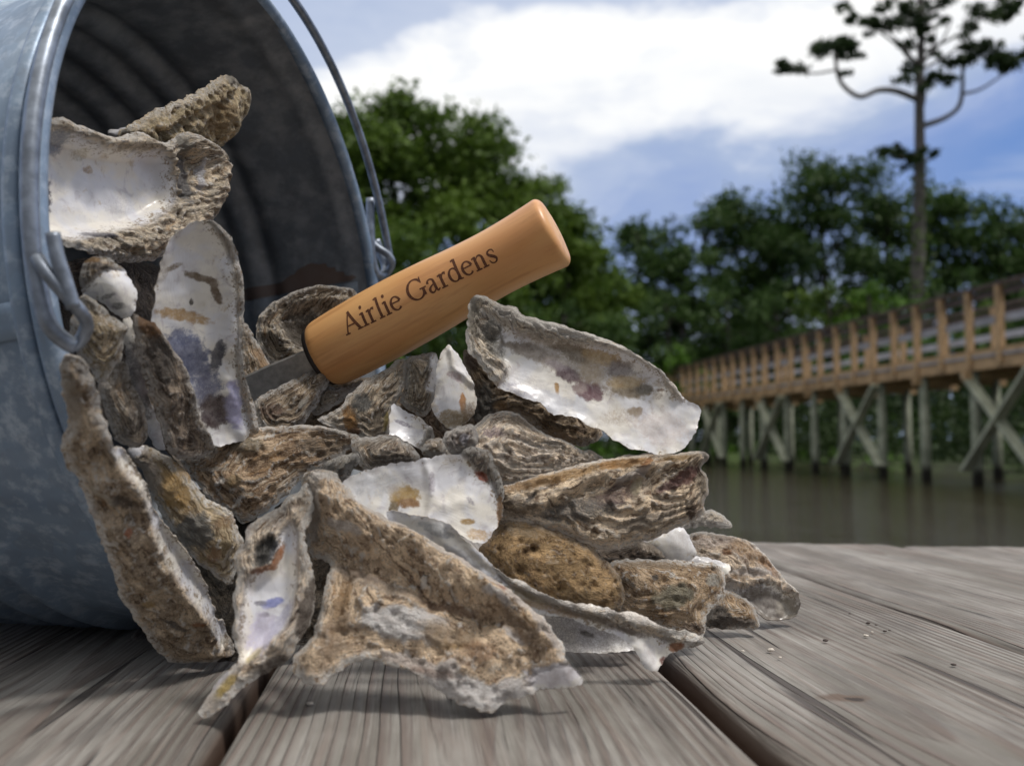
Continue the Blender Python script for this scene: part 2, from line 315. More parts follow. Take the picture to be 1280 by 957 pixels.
KNOT = (-0.00966, 0.28495)
def wood_deck():
    m, nt, b = newmat('weathered_deck_wood')
    uv = attr(nt, 'wuv', 'Vector')           # x across the board, y along, z per board id
    s = nt.nodes.new('ShaderNodeSeparateXYZ'); link(nt, uv, s.inputs[0])
    def comb(x, y, z):
        n = nt.nodes.new('ShaderNodeCombineXYZ'); val(nt, n.inputs[0], x); val(nt, n.inputs[1], y); val(nt, n.inputs[2], z); return n.outputs[0]
    bid = math_(nt, 'MULTIPLY', s.outputs[2], 7.31)
    lowv = comb(math_(nt, 'MULTIPLY', s.outputs[0], 9.0), math_(nt, 'MULTIPLY', s.outputs[1], 3.2), bid)
    w1 = noise_(nt, lowv, 1.0, 2, .5)
    w2 = noise_(nt, comb(math_(nt, 'MULTIPLY', s.outputs[0], 40.0), math_(nt, 'MULTIPLY', s.outputs[1], 6.0), bid), 1.0, 3, .5)
    xw = math_(nt, 'ADD', s.outputs[0], math_(nt, 'MULTIPLY', math_(nt, 'SUBTRACT', w1, .5), 0.022))
    dep = math_(nt, 'ADD', 0.010, math_(nt, 'MULTIPLY', noise_(nt, comb(0.0, math_(nt, 'MULTIPLY', s.outputs[1], 2.6), bid), 1.0, 1, .5), 0.030))
    r = math_(nt, 'SQRT', math_(nt, 'ADD', math_(nt, 'MULTIPLY', xw, xw), math_(nt, 'MULTIPLY', dep, dep)))
    r = math_(nt, 'ADD', r, math_(nt, 'MULTIPLY', w2, 0.0022))
    ph = math_(nt, 'FRACT', math_(nt, 'MULTIPLY', r, 330.0))
    late = math_(nt, 'MULTIPLY', mapr_(nt, ph, 0.35, 0.88), mapr_(nt, ph, 1.0, 0.90))
    late = math_(nt, 'MULTIPLY', late, mapr_(nt, noise_(nt, comb(math_(nt, 'MULTIPLY', s.outputs[0], 70.0), math_(nt, 'MULTIPLY', s.outputs[1], 10.0), math_(nt, 'ADD', bid, 21.0)), 1.0, 4, .65), .36, .60, .25, 1.15))
    fib = noise_(nt, comb(math_(nt, 'MULTIPLY', s.outputs[0], 900.0), math_(nt, 'MULTIPLY', s.outputs[1], 14.0), bid), 1.0, 4, .65)
    fib2 = noise_(nt, comb(math_(nt, 'MULTIPLY', s.outputs[0], 260.0), math_(nt, 'MULTIPLY', s.outputs[1], 7.0), bid), 1.0, 4, .6)
    blot = noise_(nt, comb(math_(nt, 'MULTIPLY', s.outputs[0], 30.0), math_(nt, 'MULTIPLY', s.outputs[1], 9.0), bid), 1.0, 4, .6)
    base = mix_(nt, mapr_(nt, blot, .35, .65), (0.150, 0.138, 0.120), (0.280, 0.265, 0.243))
    base = mix_(nt, mapr_(nt, fib2, .5, .72, 0, .55), base, (0.20, 0.150, 0.125))
    base = mix_(nt, math_(nt, 'MULTIPLY', late, 0.58), base, (0.125, 0.088, 0.074))
    base = mix_(nt, mapr_(nt, fib, .53, .66, 0, .7), base, (0.12, 0.095, 0.085))
    base = mix_(nt, mapr_(nt, fib, .42, .25, 0, .40), base, (0.48, 0.455, 0.435))
    base = mix_(nt, mapr_(nt, noise_(nt, comb(math_(nt, 'MULTIPLY', s.outputs[0], 60.0), math_(nt, 'MULTIPLY', s.outputs[1], 11.0), math_(nt, 'ADD', bid, 5.0)), 1.0, 4, .6), .54, .68, 0, .55), base, (0.105, 0.095, 0.088))
    # greenish / pinkish stains
    st = noise_(nt, comb(math_(nt, 'MULTIPLY', s.outputs[0], 14.0), math_(nt, 'MULTIPLY', s.outputs[1], 5.0), math_(nt, 'ADD', bid, 9.0)), 1.0, 3, .6)
    base = mix_(nt, mapr_(nt, st, .58, .70, 0, .22), base, (0.26, 0.17, 0.135))
    # long dark checks along the grain
    ck = noise_(nt, comb(math_(nt, 'MULTIPLY', xw, 150.0), math_(nt, 'MULTIPLY', s.outputs[1], 4.0), math_(nt, 'ADD', bid, 3.0)), 1.0, 2, .5)
    ckm = mapr_(nt, ck, .655, .70)
    base = mix_(nt, math_(nt, 'MULTIPLY', ckm, .85), base, (0.045, 0.035, 0.032))
    side = attr(nt, 'side'); base = mix_(nt, math_(nt, 'MULTIPLY', side, 0.9), base, (0.075, 0.038, 0.022))
    def ellm(x0, y0, ax, ay, a, b_):
        dx = math_(nt, 'DIVIDE', math_(nt, 'SUBTRACT', s.outputs[0], x0), ax); dy = math_(nt, 'DIVIDE', math_(nt, 'SUBTRACT', s.outputs[1], y0), ay)
        return mapr_(nt, math_(nt, 'ADD', math_(nt, 'SQRT', math_(nt, 'ADD', math_(nt, 'MULTIPLY', dx, dx), math_(nt, 'MULTIPLY', dy, dy))), math_(nt, 'MULTIPLY', math_(nt, 'SUBTRACT', fib2, .5), .8)), a, b_)
    isb = math_(nt, 'COMPARE', s.outputs[2], 5.0, .3)
    base = mix_(nt, math_(nt, 'MULTIPLY', isb, ellm(*KNOT, .0075, .0045, 1.3, .6)), base, (0.12, 0.085, 0.065))
    base = mix_(nt, math_(nt, 'MULTIPLY', isb, ellm(KNOT[0]+.003, KNOT[1]-.001, .003, .0022, 1.2, .7)), base, (0.035, 0.025, 0.02))
    link(nt, base, b.inputs['Base Color']); b.inputs['Roughness'].default_value = 0.78
    h = math_(nt, 'ADD', math_(nt, 'MULTIPLY', fib, 0.5), math_(nt, 'MULTIPLY', late, 0.75))
    h = math_(nt, 'ADD', h, math_(nt, 'MULTIPLY', fib2, .7)); h = math_(nt, 'SUBTRACT', h, math_(nt, 'MULTIPLY', ckm, 1.5))
    bump(nt, b, h, 1.0, 0.0012)
    return m
M_DECK = wood_deck()

def galv(name='galvanised_steel', dark=1.0):
    m, nt, b = newmat(name)
    oc = objc(nt)
    v = vor_(nt, oc, 190.0, out='Color'); hs = nt.nodes.new('ShaderNodeSeparateColor'); link(nt, v, hs.inputs[0])
    n1 = noise_(nt, oc, 60, 5, .6); n2_ = noise_(nt, oc, 14, 4, .6, .5)
    c = mix_(nt, mapr_(nt, n2_, .35, .65), (0.15*dark, 0.215*dark, 0.31*dark), (0.27*dark, 0.36*dark, 0.48*dark))  # blue of the sky's reflection put into the base colour
    c = mix_(nt, math_(nt, 'MULTIPLY', hs.outputs[0], .42), c, (0.20, 0.24, 0.30))
    c = mix_(nt, mapr_(nt, noise_(nt, oc, 150, 5, .65), .46, .66, 0, .38), c, (0.62, 0.70, 0.80))
    c = mix_(nt, mapr_(nt, noise_(nt, oc, 35, 5, .7), .60, .72, 0, .35), c, (0.13, 0.12, 0.12))
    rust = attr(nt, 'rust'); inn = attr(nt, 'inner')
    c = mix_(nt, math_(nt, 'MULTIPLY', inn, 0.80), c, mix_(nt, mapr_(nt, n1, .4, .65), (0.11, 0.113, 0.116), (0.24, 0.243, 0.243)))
    rr = mapr_(nt, math_(nt, 'ADD', rust, math_(nt, 'MULTIPLY', math_(nt, 'SUBTRACT', n1, .5), .5)), .45, .6)
    c = mix_(nt, math_(nt, 'MULTIPLY', rr, .85), c, mix_(nt, n1, (0.14, 0.075, 0.045), (0.10, 0.075, 0.065)))
    link(nt, c, b.inputs['Base Color'])
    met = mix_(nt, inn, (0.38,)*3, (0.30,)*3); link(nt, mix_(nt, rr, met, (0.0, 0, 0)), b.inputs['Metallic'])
    link(nt, mapr_(nt, n1, .3, .7, .40, .58), b.inputs['Roughness'])
    bump(nt, b, n1, .25, .0006)
    return m
M_GALV = galv(); 
def simple(name, col, rough=.6, metal=0.0, nscale=None, var=.25, bumpd=None):
    m, nt, b = newmat(name); b.inputs['Roughness'].default_value = rough; b.inputs['Metallic'].default_value = metal
    if nscale:
        n = noise_(nt, objc(nt), nscale, 5, .6)
        link(nt, mix_(nt, mapr_(nt, n, .3, .7), tuple(c*(1-var) for c in col), tuple(min(1, c*(1+var)) for c in col)), b.inputs['Base Color'])
        if bumpd: bump(nt, b, n, .6, bumpd)
    else: b.inputs['Base Color'].default_value = (*col, 1)
    return m
M_WIRE = simple('galvanised_wire', (0.24, 0.27, 0.32), .42, .75, 120, .35, .0004)

# ================================================================ SETTING
DIRP = np.array([-0.117, 1.0, 0]); DIRP /= np.linalg.norm(DIRP); DIRX = np.array([DIRP[1], -DIRP[0], 0])
# ---- deck boards (one deck surface)
def build_deck():
    h = CAMH; gaps = [-2.354-1.75*2, -2.354-1.75, -2.354, -0.606, 1.14, 2.97, 2.97+1.78, 2.97+3.54, 2.97+5.3]
    # a board edge at ratio t passes through x offset t*h at the camera plane
    V = []; Fc = []; UVW = []; SIDE = []
    widths = {}
    for bi in range(len(gaps)-1):
        LR = {1: (-4.16, -2.370), 2: (-2.350, -.668), 3: (-.610, 1.142), 4: (1.245, 2.955), 5: (2.99, 4.72), 6: (4.78, 6.5)}.get(bi)
        x0 = gaps[bi]*h; x1 = gaps[bi+1]*h
        g = 0.0032 if bi != 4 else 0.0032
        ga = {1: .0035, 2: .0035, 3: .0048, 4: .0048, 5: .0016}.get(bi, .003); gb = {0: .0035, 1: .0035, 2: .0048, 3: .0048, 4: .0016}.get(bi, .003)
        a = x0+ga; b = x1-gb
        if LR: a, b = LR[0]*h, LR[1]*h
        W = b-a; rr = 0.0055; th = 0.036
        if bi == 5: rr = .005
        xs = [(a, -th, 1.0), (a, -rr*1.6, 1.0)]
        for k in range(1, 7):
            an = math.pi/2*k/6; xs.append((a+rr*(1-math.cos(an)), -rr*1.1*(1-math.sin(an)), max(0, 1-k/3.2)))
        n = 90
        for k in range(1, n): xs.append((a+rr+(W-2*rr)*k/n, 0, 0))
        for k in range(0, 6):
            an = math.pi/2*(1-k/6); xs.append((b-rr*(1-math.cos(an)), -rr*1.1*(1-math.sin(an)), max(0, 1-(6-k)/3.2)))
        xs += [(b, -rr*1.6, 1.0), (b, -th, 1.0)]
        ys = np.concatenate([np.linspace(-0.05, .15, 12)[:-1], np.linspace(.15, .50, 90)[:-1], np.linspace(.5, 1.0, 60)])
        X = np.array([q[0] for q in xs]); Z = np.array([q[1] for q in xs]); S = np.array([q[2] for q in xs])
        # end of board: cut along a line
        base = len(V); m = len(xs)
        XX, TT = np.meshgrid(X, (ys-ys[0])/(ys[-1]-ys[0])); 
        # world: P = X along DIRX-ish at the camera plane + y * DIRP
        y0 = -0.05
        bx = np.column_stack([np.ones(m)*X, np.zeros(m)])
        yend = []
        for x in X:      # intersect with end line Y = .762-.17*Xw
            # Xw = x + s*DIRP.x ; Yw = s*DIRP.y
            s_ = (0.748+(.0)-.17*x)/(DIRP[1]+.17*DIRP[0]); yend.append(s_)
        yend = np.array(yend)
        fr = (ys-ys[0])/(ys[-1]-ys[0])
        # nonlinear so the near field keeps its density
        sgrid = y0+(yend[None,:]-y0)*fr[:,None]
        PX = X[None,:]+sgrid*DIRP[0]; PY = sgrid*DIRP[1]; PZ = np.repeat(Z[None,:], len(ys), 0)
        U = np.column_stack([PX.ravel()-PY.ravel()*DIRP[0]/DIRP[1], PY.ravel()])
        dz = n2(np.column_stack([U[:,0]*14+bi*5, U[:,1]*2.2]), 1.0, 3+bi, 2)*0.0009+n2(np.column_stack([U[:,0]*120+bi*5, U[:,1]*7]), 1.0, 5+bi, 2)*0.00045
        cup = 0.0012*(((U[:,0]-(a+b)/2)/(W/2))**2)
        edge_w = n2(np.column_stack([np.full(len(U), bi*3.3), U[:,1]*9]), 1.0, 8, 2)*0.0012
        PZf = PZ.ravel()+dz+cup*0-0.0006
        sf = np.repeat(S[None,:], len(ys), 0).ravel()
        # rounded far end
        dend = (yend[None,:]-sgrid).ravel(); PZf -= 0.004*np.clip(1-dend/0.006, 0, 1)**2
        sgn = np.sign(PX.ravel()-PY.ravel()*DIRP[0]/DIRP[1]-(a+b)/2)
        PXf = PX.ravel()+edge_w*np.clip(sf, 0, 1)*0.8
        for i in range(len(PXf)): V.append((PXf[i], PY.ravel()[i], PZf[i]))
        UVW += [(U[i,0]-(a+b)/2+ {3: .005, 4: .02, 5: -.03, 2: -.01}.get(bi, 0), U[i,1], bi+1) for i in range(len(U))]
        SIDE += list(sf)
        for r in range(len(ys)-1):
            for c in range(m-1): Fc.append((base+r*m+c, base+r*m+c+1, base+(r+1)*m+c+1, base+(r+1)*m+c))
        # far end cap
        cap = base+(len(ys)-1)*m; Fc.append(tuple(cap+i for i in range(m)))
        nr = base; Fc.append(tuple(nr+i for i in range(m))[::-1])
    o = mk('deck', V, Fc, M_DECK, smooth=True)
    me = o.data
    a_ = me.attributes.new('wuv', 'FLOAT_VECTOR', 'POINT'); a_.data.foreach_set('vector', np.array(UVW, dtype=np.float32).ravel())
    b_ = me.attributes.new('side', 'FLOAT', 'POINT'); b_.data.foreach_set('value', np.array(SIDE, dtype=np.float32))
    tag(o, kind='structure')
    return o
build_deck()
M_JOIST = simple('wet_joist_wood', (0.09, 0.042, 0.022), .8, 0, 60, .4, .001)
jb = MB()
for s_ in (0.16, 0.56): 
    c = DIRP*s_; jb.beam(c+DIRX*-0.5+np.array([0,0,-.085]), c+DIRX*0.9+np.array([0,0,-.085]), .04, .09)
for x_ in (-.34, .02, .30, .55):
    a0 = np.array([x_, 0, -.13])+DIRP*-.05; b0 = np.array([x_, 0, -.13])+DIRP*.66; jb.beam(a0, b0, .04, .12)
for P_ in ((-.3, .55), (.45, .5), (-.3, .05), (.5, .02)): jb.tube([(P_[0], P_[1], -.03-.04), (P_[0], P_[1], -1.6)], .07, 12)
o = jb.build('deck_substructure', M_JOIST); tag(o, kind='structure')

# ---- water
ZW = -0.70
def water_mat():
    m, nt, b = newmat('tannin_water'); oc = objc(nt)
    b.inputs['Base Color'].default_value = (0.026, 0.022, 0.010, 1); b.inputs['Roughness'].default_value = .06; b.inputs['IOR'].default_value = 1.33
    n = noise_(nt, scalev(nt, oc, (1.0, 2.0, 1)), 3.2, 5, .62, .3)
    n_ = noise_(nt, scalev(nt, oc, (1.0, 1.6, 1)), 0.5, 3, .5)
    bump(nt, b, math_(nt, 'ADD', n, n_), .6, .06)
    return m
o = mk('water', [(-300, -200, ZW), (300, -200, ZW), (300, 200, ZW), (-300, 200, ZW)], [(0,1,2,3)], water_mat(), smooth=False); tag(o, kind='structure')

# ---- boardwalk geometry
BA = np.array([8.5, 14.6]); BD = np.array([-0.127, 1.0]); BD /= np.linalg.norm(BD); BN = np.array([BD[1], -BD[0]])   # BN points right, away
def bw(s, off, z): return np.array([*(BA+BD*s+BN*off), z])
# ---- ground: marsh banks and river bed
def ground():
    xs = np.concatenate([np.linspace(-600, -60, 15), np.linspace(-56, 60, 88), np.linspace(66, 600, 15)])
    ys = np.concatenate([np.linspace(-600, -30, 12), np.linspace(-26, 90, 90), np.linspace(96, 900, 18)])
    X, Y = np.meshgrid(xs, ys); P = np.column_stack([X.ravel(), Y.ravel()])
    rel = P-BA; lat = rel@BN; s = rel@BD
    n = n2(P, .25, 2, 3)
    d1 = lat-2.3+n*.5                                  # bank behind the boardwalk
    d2 = P[:,1]-33+n*1.5                               # far bank
    d3 = -(P[:,0]+30)
    d = np.maximum(np.maximum(np.where(P[:,1] > 6, d1, -5), d2), np.where(P[:,1] > -10, d3, -5))
    z = -1.6+1.12*sstep(-.8, .8, d)+.10*n*sstep(0, 2, d)+ .02*np.clip(d, 0, 40)*.5
    z = np.where(P[:,1] < -30, -1.6, z)
    nx = len(xs); Fc = [(r*nx+c, r*nx+c+1, (r+1)*nx+c+1, (r+1)*nx+c) for r in range(len(ys)-1) for c in range(nx-1)]
    m, nt, b = newmat('marsh_ground'); oc = objc(nt); nn = noise_(nt, oc, .8, 6, .65)
    link(nt, mix_(nt, mapr_(nt, nn, .4, .6), (0.020, 0.026, 0.010), (0.045, 0.075, 0.018)), b.inputs['Base Color']); b.inputs['Roughness'].default_value = 1
    bump(nt, b, nn, 1, .2)
    o = mk('ground', np.column_stack([P, z]), Fc, m); tag(o, kind='structure')
ground()

# ---- boardwalk
M_BW = simple('treated_brown_timber', (0.46, 0.31, 0.17), .85, 0, 3.0, .25, .01)
M_BWG = simple('grey_weathered_timber', (0.36, 0.36, 0.39), .85, 0, 3.0, .2)
M_BWD = simple('dark_rail_cap_timber', (0.115, 0.085, 0.075), .85, 0, 3.0, .2)
def pilemat():
    m, nt, b = newmat('pale_green_pile'); oc = nt.nodes.new('ShaderNodeNewGeometry').outputs['Position']
    s = nt.nodes.new('ShaderNodeSeparateXYZ'); link(nt, oc, s.inputs[0]); n = noise_(nt, oc, 4, 4, .6)
    z = math_(nt, 'ADD', s.outputs[2], math_(nt, 'MULTIPLY', n, .2))
    link(nt, mix_(nt, mapr_(nt, z, ZW+.28, ZW+.48), (0.022, 0.020, 0.014), mix_(nt, mapr_(nt, n, .35, .65), (0.19, 0.21, 0.155), (0.33, 0.35, 0.27))), b.inputs['Base Color'])
    b.inputs['Roughness'].default_value = .9; return m
M_PILE = pilemat(); M_BRACE = simple('pale_brace_timber', (0.40, 0.42, 0.32), .9, 0, 4, .25)
S0, S1 = -7.0, 34.0
bwk = empty('boardwalk', bw(0, 0, ZW)); tag(bwk, 'long timber boardwalk on cross-braced piles crossing the water in front of the trees', 'boardwalk')
WB = 1.7
d_ = MB(); nS = int((S1-S0)/.15)
d_.beam(bw(S0, WB/2, 1.585), bw(S1, WB/2, 1.585), WB+.1, .04); d_.build('walking_surface', M_BWG, bwk)
for off in (0, WB):
    f_ = MB(); f_.beam(bw(S0, off, 1.455), bw(S1, off, 1.455), .05, .21); f_.beam(bw(S0, off-.02, 1.64), bw(S1, off-.02, 1.64), .04, .12); f_.build('fascia', M_BW, bwk)
    t_ = MB(); t_.beam(bw(S0, off, 2.80), bw(S1, off, 2.80), .19, .045); t_.build('rail_cap', M_BWD, bwk)
    t_ = MB(); t_.beam(bw(S0, off+.03, 2.66), bw(S1, off+.03, 2.66), .04, .12); t_.build('top_rail', M_BWD, bwk)
    t_ = MB(); t_.beam(bw(S0, off+.04, 2.20), bw(S1, off+.04, 2.20), .04, .135); t_.build('middle_rail', M_BWG, bwk)
    s = S0+.1
    pm = None; dS = .82 if off == 0 else 1.64
    while s < S1:
        p_ = MB(); c = bw(s, off-.03, 2.10); p_.box((0, 0, 0), (.11, .10, 1.36), np.array([[*BN, 0], [*BD, 0], [0, 0, 1]]))
        if pm is None:
            pm = p_.build('rail_post', M_BW, bwk); o = pm
        else:
            o = pm.copy(); COL.objects.link(o); o.parent = bwk
        o.location = Vector(c)-bwk.location; s += dS
s = S0+.5; k = 0
while s < S1:
    k += 1
    for off in ((.08, WB-.08) if k % 2 else (.08,)):
        p_ = MB(); p_.tube([bw(s, off, ZW-.9), bw(s, off, 1.35)], [.10, .085], 10); p_.build('pile', M_PILE, bwk, smooth=True)
    cb = MB(); cb.beam(bw(s, -.15, 1.27), bw(s, WB+.15, 1.27), .09, .16); cb.build('cross_beam', M_BW, bwk)
    s += 1.57
s = S0+.5+1.57*0
k = 0
while s+1.57 < S1:
    if k % 3 == 1:
        for off in (-.03,):
            for (za, zb) in ((1.28, ZW+.25), (ZW+.25, 1.28)):
                b_ = MB(); e = .07 if za > zb else -.0
                b_.beam(bw(s-.1, off-e, za), bw(s+1.67, off-e, zb), .06, .20, (BN[0], BN[1], 0)); b_.build('brace', M_BRACE, bwk)
    s += 1.57; k += 1
# sloping hand rail and roofed sign seen on the boardwalk's far side
# ---- foliage
def leafmat(name, c1, c2, tr=.25):
    m, nt, b = newmat(name); v = attr(nt, 'lv'); 
    link(nt, mix_(nt, v, c1, c2), b.inputs['Base Color']); b.inputs['Roughness'].default_value = .6
    b.inputs['Specular IOR Level'].default_value = .25
    t = nt.nodes.new('ShaderNodeBsdfTranslucent'); link(nt, mix_(nt, v, c1, c2), t.inputs[0])
    ms = nt.nodes.new('ShaderNodeMixShader'); ms.inputs[0].default_value = tr; out = nt.nodes['Material Output']
    link(nt, b.outputs[0], ms.inputs[1]); link(nt, t.outputs[0], ms.inputs[2]); link(nt, ms.outputs[0], out.inputs[0]); return m
M_LA = leafmat('oak_leaves', (0.038, 0.082, 0.012), (0.135, 0.215, 0.032))
M_LB = leafmat('dark_leaves', (0.020, 0.052, 0.014), (0.082, 0.145, 0.036))
M_LC = leafmat('bright_leaves', (0.045, 0.110, 0.010), (0.10, 0.21, 0.020))
M_LP = leafmat('pine_needles', (0.012, 0.030, 0.010), (0.050, 0.085, 0.024))
M_PBARK = simple('pine_bark', (0.115, 0.105, 0.10), .9, 0, 6, .3, .02)
M_BARK = simple('bark', (0.055, 0.048, 0.042), .9, 0, 6, .3, .02)
def leaves(clumps, rng, size, dens, olive=0.0):
    """clumps: list of (centre, (rx,ry,rz))"""
    V = []; A = []
    for c, r in clumps:
        n = max(6, int(dens*(r[0]*r[1]*r[2])**(2/3.)))
        p = rng.normal(size=(n, 3)); p /= np.linalg.norm(p, axis=1)[:, None]; p *= (rng.random(n)**.45)[:, None]
        p = np.array(c)+p*np.array(r)*(1+.25*rng.normal(size=(n, 1)))
        t = rng.normal(size=(n, 3)); t /= np.linalg.norm(t, axis=1)[:, None]
        b = np.cross(t, rng.normal(size=(n, 3))); b /= np.linalg.norm(b, axis=1)[:, None]
        s = size*(.6+.8*rng.random((n, 1)))
        V.append(np.stack([p-t*s, p+b*s*.45, p+t*s, p-b*s*.45], 1).reshape(-1, 3))
        base = rng.random(); A.append(np.repeat(np.clip(base*.6+.4*rng.random(n), 0, 1), 4))
    V = np.vstack(V); A = np.concatenate(A); n = len(V)//4
    return V, np.arange(n*4).reshape(-1, 4), A
def tree(name, label, px, topy, Y, rwid, rng, mat, group, zbase=-.45, low=.28, size=.16, dens=240, nlimb=15, cat='tree'):
    top = at(px, topy, Y); base = np.array([top[0], Y, zbase]); H = top[2]-zbase
    root = empty(name, base); tag(root, label, cat, group)
    t = MB(); lean = rng.normal(size=2)*.03*H
    tp = [base+np.array([lean[0]*q*q, lean[1]*q*q, H*q*.9]) for q in np.linspace(0, 1, 7)]
    t.tube(tp, np.linspace(.022*H, .004*H, 7), 8)
    cl = []
    for i in range(nlimb):
        q = low+(1-low)*(i+.5)/nlimb; a = i*2.4+rng.random(); env = math.sin(min(1, (1.08-q)/(1.08-low))*math.pi*.62)**.8
        R = rwid*env*(.45+.85*rng.random()); o_ = base+np.array([lean[0]*q*q, lean[1]*q*q, H*min(q*.86, .9)])
        e = base+np.array([math.cos(a)*R, math.sin(a)*R*.9, H*(q*.95)]); e[2] = min(e[2], top[2]-.06*H)
        md = (o_+e)/2+np.array([0, 0, .03*H]); t.tube([o_, md, e], [.007*H, .005*H, .002*H], 5)
        for k in range(4):
            cc = e+(rng.normal(size=3)*np.array([.16, .16, .09])*rwid*1.5 if k else 0); rr = H*(.036+.040*rng.random())
            cl.append((cc, (rr*1.3, rr*1.3, rr*.85)))
        cl.append((md+rng.normal(size=3)*.05*rwid, (H*.05,)*3))
    cl.append((top-np.array([0, 0, .045*H]), (.05*H,)*3)); cl.append((top-np.array([.03*H, 0, .09*H]), (.07*H, .07*H, .05*H)))
    t.build('trunk', M_BARK, root, loc=tuple(base), smooth=True)
    V, Fc, A = leaves(cl, rng, size, dens)
    mk('crown', V, Fc, mat, root, tuple(base), False, {'lv': A})
    return root
trng = np.random.default_rng(11)
LT = [(335, 150, 34, 2.6, 'broad green oak half hidden behind the bucket mouth'), (440, 132, 33, 2.6, 'tall green oak just right of the bucket handle wire'), (502, 102, 34, 2.9, 'tallest green oak of the left bank, with a thin airy top'),
      (590, 146, 36, 3.0, 'rounded green oak above the wooden knife handle'), (650, 208, 37, 2.5, 'yellowish oak sloping down behind the knife handle end'), (700, 244, 38, 2.1, 'medium oak right of the knife handle end'),
      (742, 292, 40, 1.7, 'small oak at the low gap between the two banks of trees')]
for (px, ty, Y, rw, lb) in LT: tree('oak_tree', lb, px, ty, Y, rw, trng, M_LA, 'oak trees on the left bank', low=.16, nlimb=20)
RT = [(800, 268, 46, 2.5, 'rounded dark oak at the left end of the right bank'), (852, 300, 44, 2.2, 'low dark oak in front of the right bank trees'), (908, 236, 47, 2.7, 'dark flat-topped oak above the far end of the boardwalk'),
      (965, 262, 48, 2.4, 'dark oak filling the dip left of the tallest one'), (1033, 190, 47, 3.1, 'tallest open-crowned oak left of the pine'), (1100, 232, 49, 2.4, 'oak crown tucked behind the pine on its left'),
      (1190, 226, 46, 2.6, 'airy oak with sky gaps just right of the pine'), (1250, 262, 44, 2.4, 'oak at the right edge above the boardwalk rail'), (1330, 240, 45, 2.8, 'oak crown reaching in from beyond the right edge')]
for (px, ty, Y, rw, lb) in RT: tree('oak_tree', lb, px, ty, Y, rw, trng, M_LB, 'oak trees behind the boardwalk', low=.14, nlimb=20, size=.17, dens=150)
BS = [(560, 400, 31, 2.6, M_LB, 'dark bush under the knife handle'), (640, 380, 33, 2.8, M_LB, 'dark bush right of the knife handle foot'), (710, 372, 35, 2.6, M_LB, 'dark bush behind the big upright shell'),
      (775, 395, 37, 2.3, M_LB, 'dark bush above the shell rim'), (850, 432, 33, 1.3, M_LC, 'bright green bush where the boardwalk meets the shore'), (835, 360, 41, 2.6, M_LB, 'tall dark shrub left of the boardwalk end'),
      (910, 345, 41, 2.6, M_LB, 'dark shrub above the thin end of the boardwalk'), (975, 350, 40, 2.4, M_LB, 'dark shrub behind the middle of the rail'), (1040, 345, 38, 2.2, M_LA, 'green shrub left of the pine foot'),
      (1095, 345, 34, 1.5, M_LC, 'bright yellow-green shrub beside the pine trunk'), (1170, 345, 36, 2.3, M_LB, 'dark shrub right of the pine foot'), (1240, 372, 30, 1.8, M_LA, 'olive shrub above the rail at the right edge'),
      (1300, 350, 30, 2.0, M_LB, 'dark shrub beyond the right edge'), (735, 505, 34, 1.3, M_LC, 'bright green marsh bush seen under the upright shell'), (690, 470, 30, 1.6, M_LC, 'low bright bush behind the upright shell')]
for i, (px, ty, Y, rw, mt, lb) in enumerate(BS): tree('bush', lb, px, ty, Y, rw, trng, mt, None, low=.02, nlimb=12, size=.13, dens=170, cat='bush')
# growth along the bank under and behind the boardwalk
us = MB(); V_ = []; 
cl = []
for s in np.arange(-6, 34, .75):
    o_ = bw(s, 3.3+trng.random()*1.6, -.2+trng.random()*.5); cl.append((o_, (.8, .7, .6+trng.random()*.8)))
    o_ = bw(s+.3, 5.2+trng.random()*1.5, .7+trng.random()*1.0); cl.append((o_, (1.0, .9, 1.3)))
V, Fc, A = leaves(cl, trng, .11, 240); o = mk('bank_undergrowth', V, Fc, M_LP, None, (0,0,0), False, {'lv': A}); tag(o, 'dark undergrowth along the bank behind the boardwalk piles', 'undergrowth', kind='stuff')
cl = []
for s in np.arange(-5, 32, 1.1):
    if trng.random() < .35: cl.append((bw(s+trng.random(), 2.4+trng.random()*.5, -.42), (.35, .3, .3)))
for s in np.arange(-30, 12, .8): cl.append((np.array([s, 33.5+trng.random()*2, -.35]), (.7, .6, .35)))
V, Fc, A = leaves(cl, trng, .08, 260); o = mk('marsh_grass', V, Fc, M_LC, None, (0,0,0), False, {'lv': A}); tag(o, 'bright marsh grass at the foot of the bank', 'grass', kind='stuff')

# ---- the tall pine
YP = 40.0; kp = YP/F
def pp(x, y, dy=0): return at(x, y, YP+dy)
proot = empty('pine_tree', np.array([pp(1148, 551)[0], YP, -.45])); tag(proot, 'tall dark pine towering over the other trees, bare lower limbs reaching out both sides', 'tree')
t = MB(); t.tube([np.array([pp(1146, 551)[0], YP, -.6]), pp(1146, 400), pp(1148, 300), pp(1150, 200), pp(1149, 120), pp(1152, 50), pp(1148, -40), pp(1150, -120)], np.array([13, 10.5, 9.5, 8, 6.5, 5, 3.5, 1.5])*kp*.85, 10)
def limb(pts, r0, r1, dys=None): 
    P = [pp(x, y, dy) for (x, y, dy) in pts]; Q = catmull(P, 5); t.tube(Q, np.linspace(r0, r1, len(Q))*kp, 6)
limb([(1146, 124, 0), (1120, 114, -.3), (1098, 113, -.5), (1075, 121, -.6), (1055, 108, -.7), (1047, 92, -.7), (1044, 68, -.7)], 4.2, 2)
limb([(1044, 88, -.7), (1015, 92, -.8), (990, 84, -.8)], 1.5, 1)
limb([(1152, 158, 0), (1180, 148, .3), (1198, 134, .5), (1203, 112, .5), (1203, 80, .5)], 4, 2)
limb([(1202, 118, .5), (1225, 112, .6), (1250, 96, .6), (1272, 80, .6)], 2, 1)
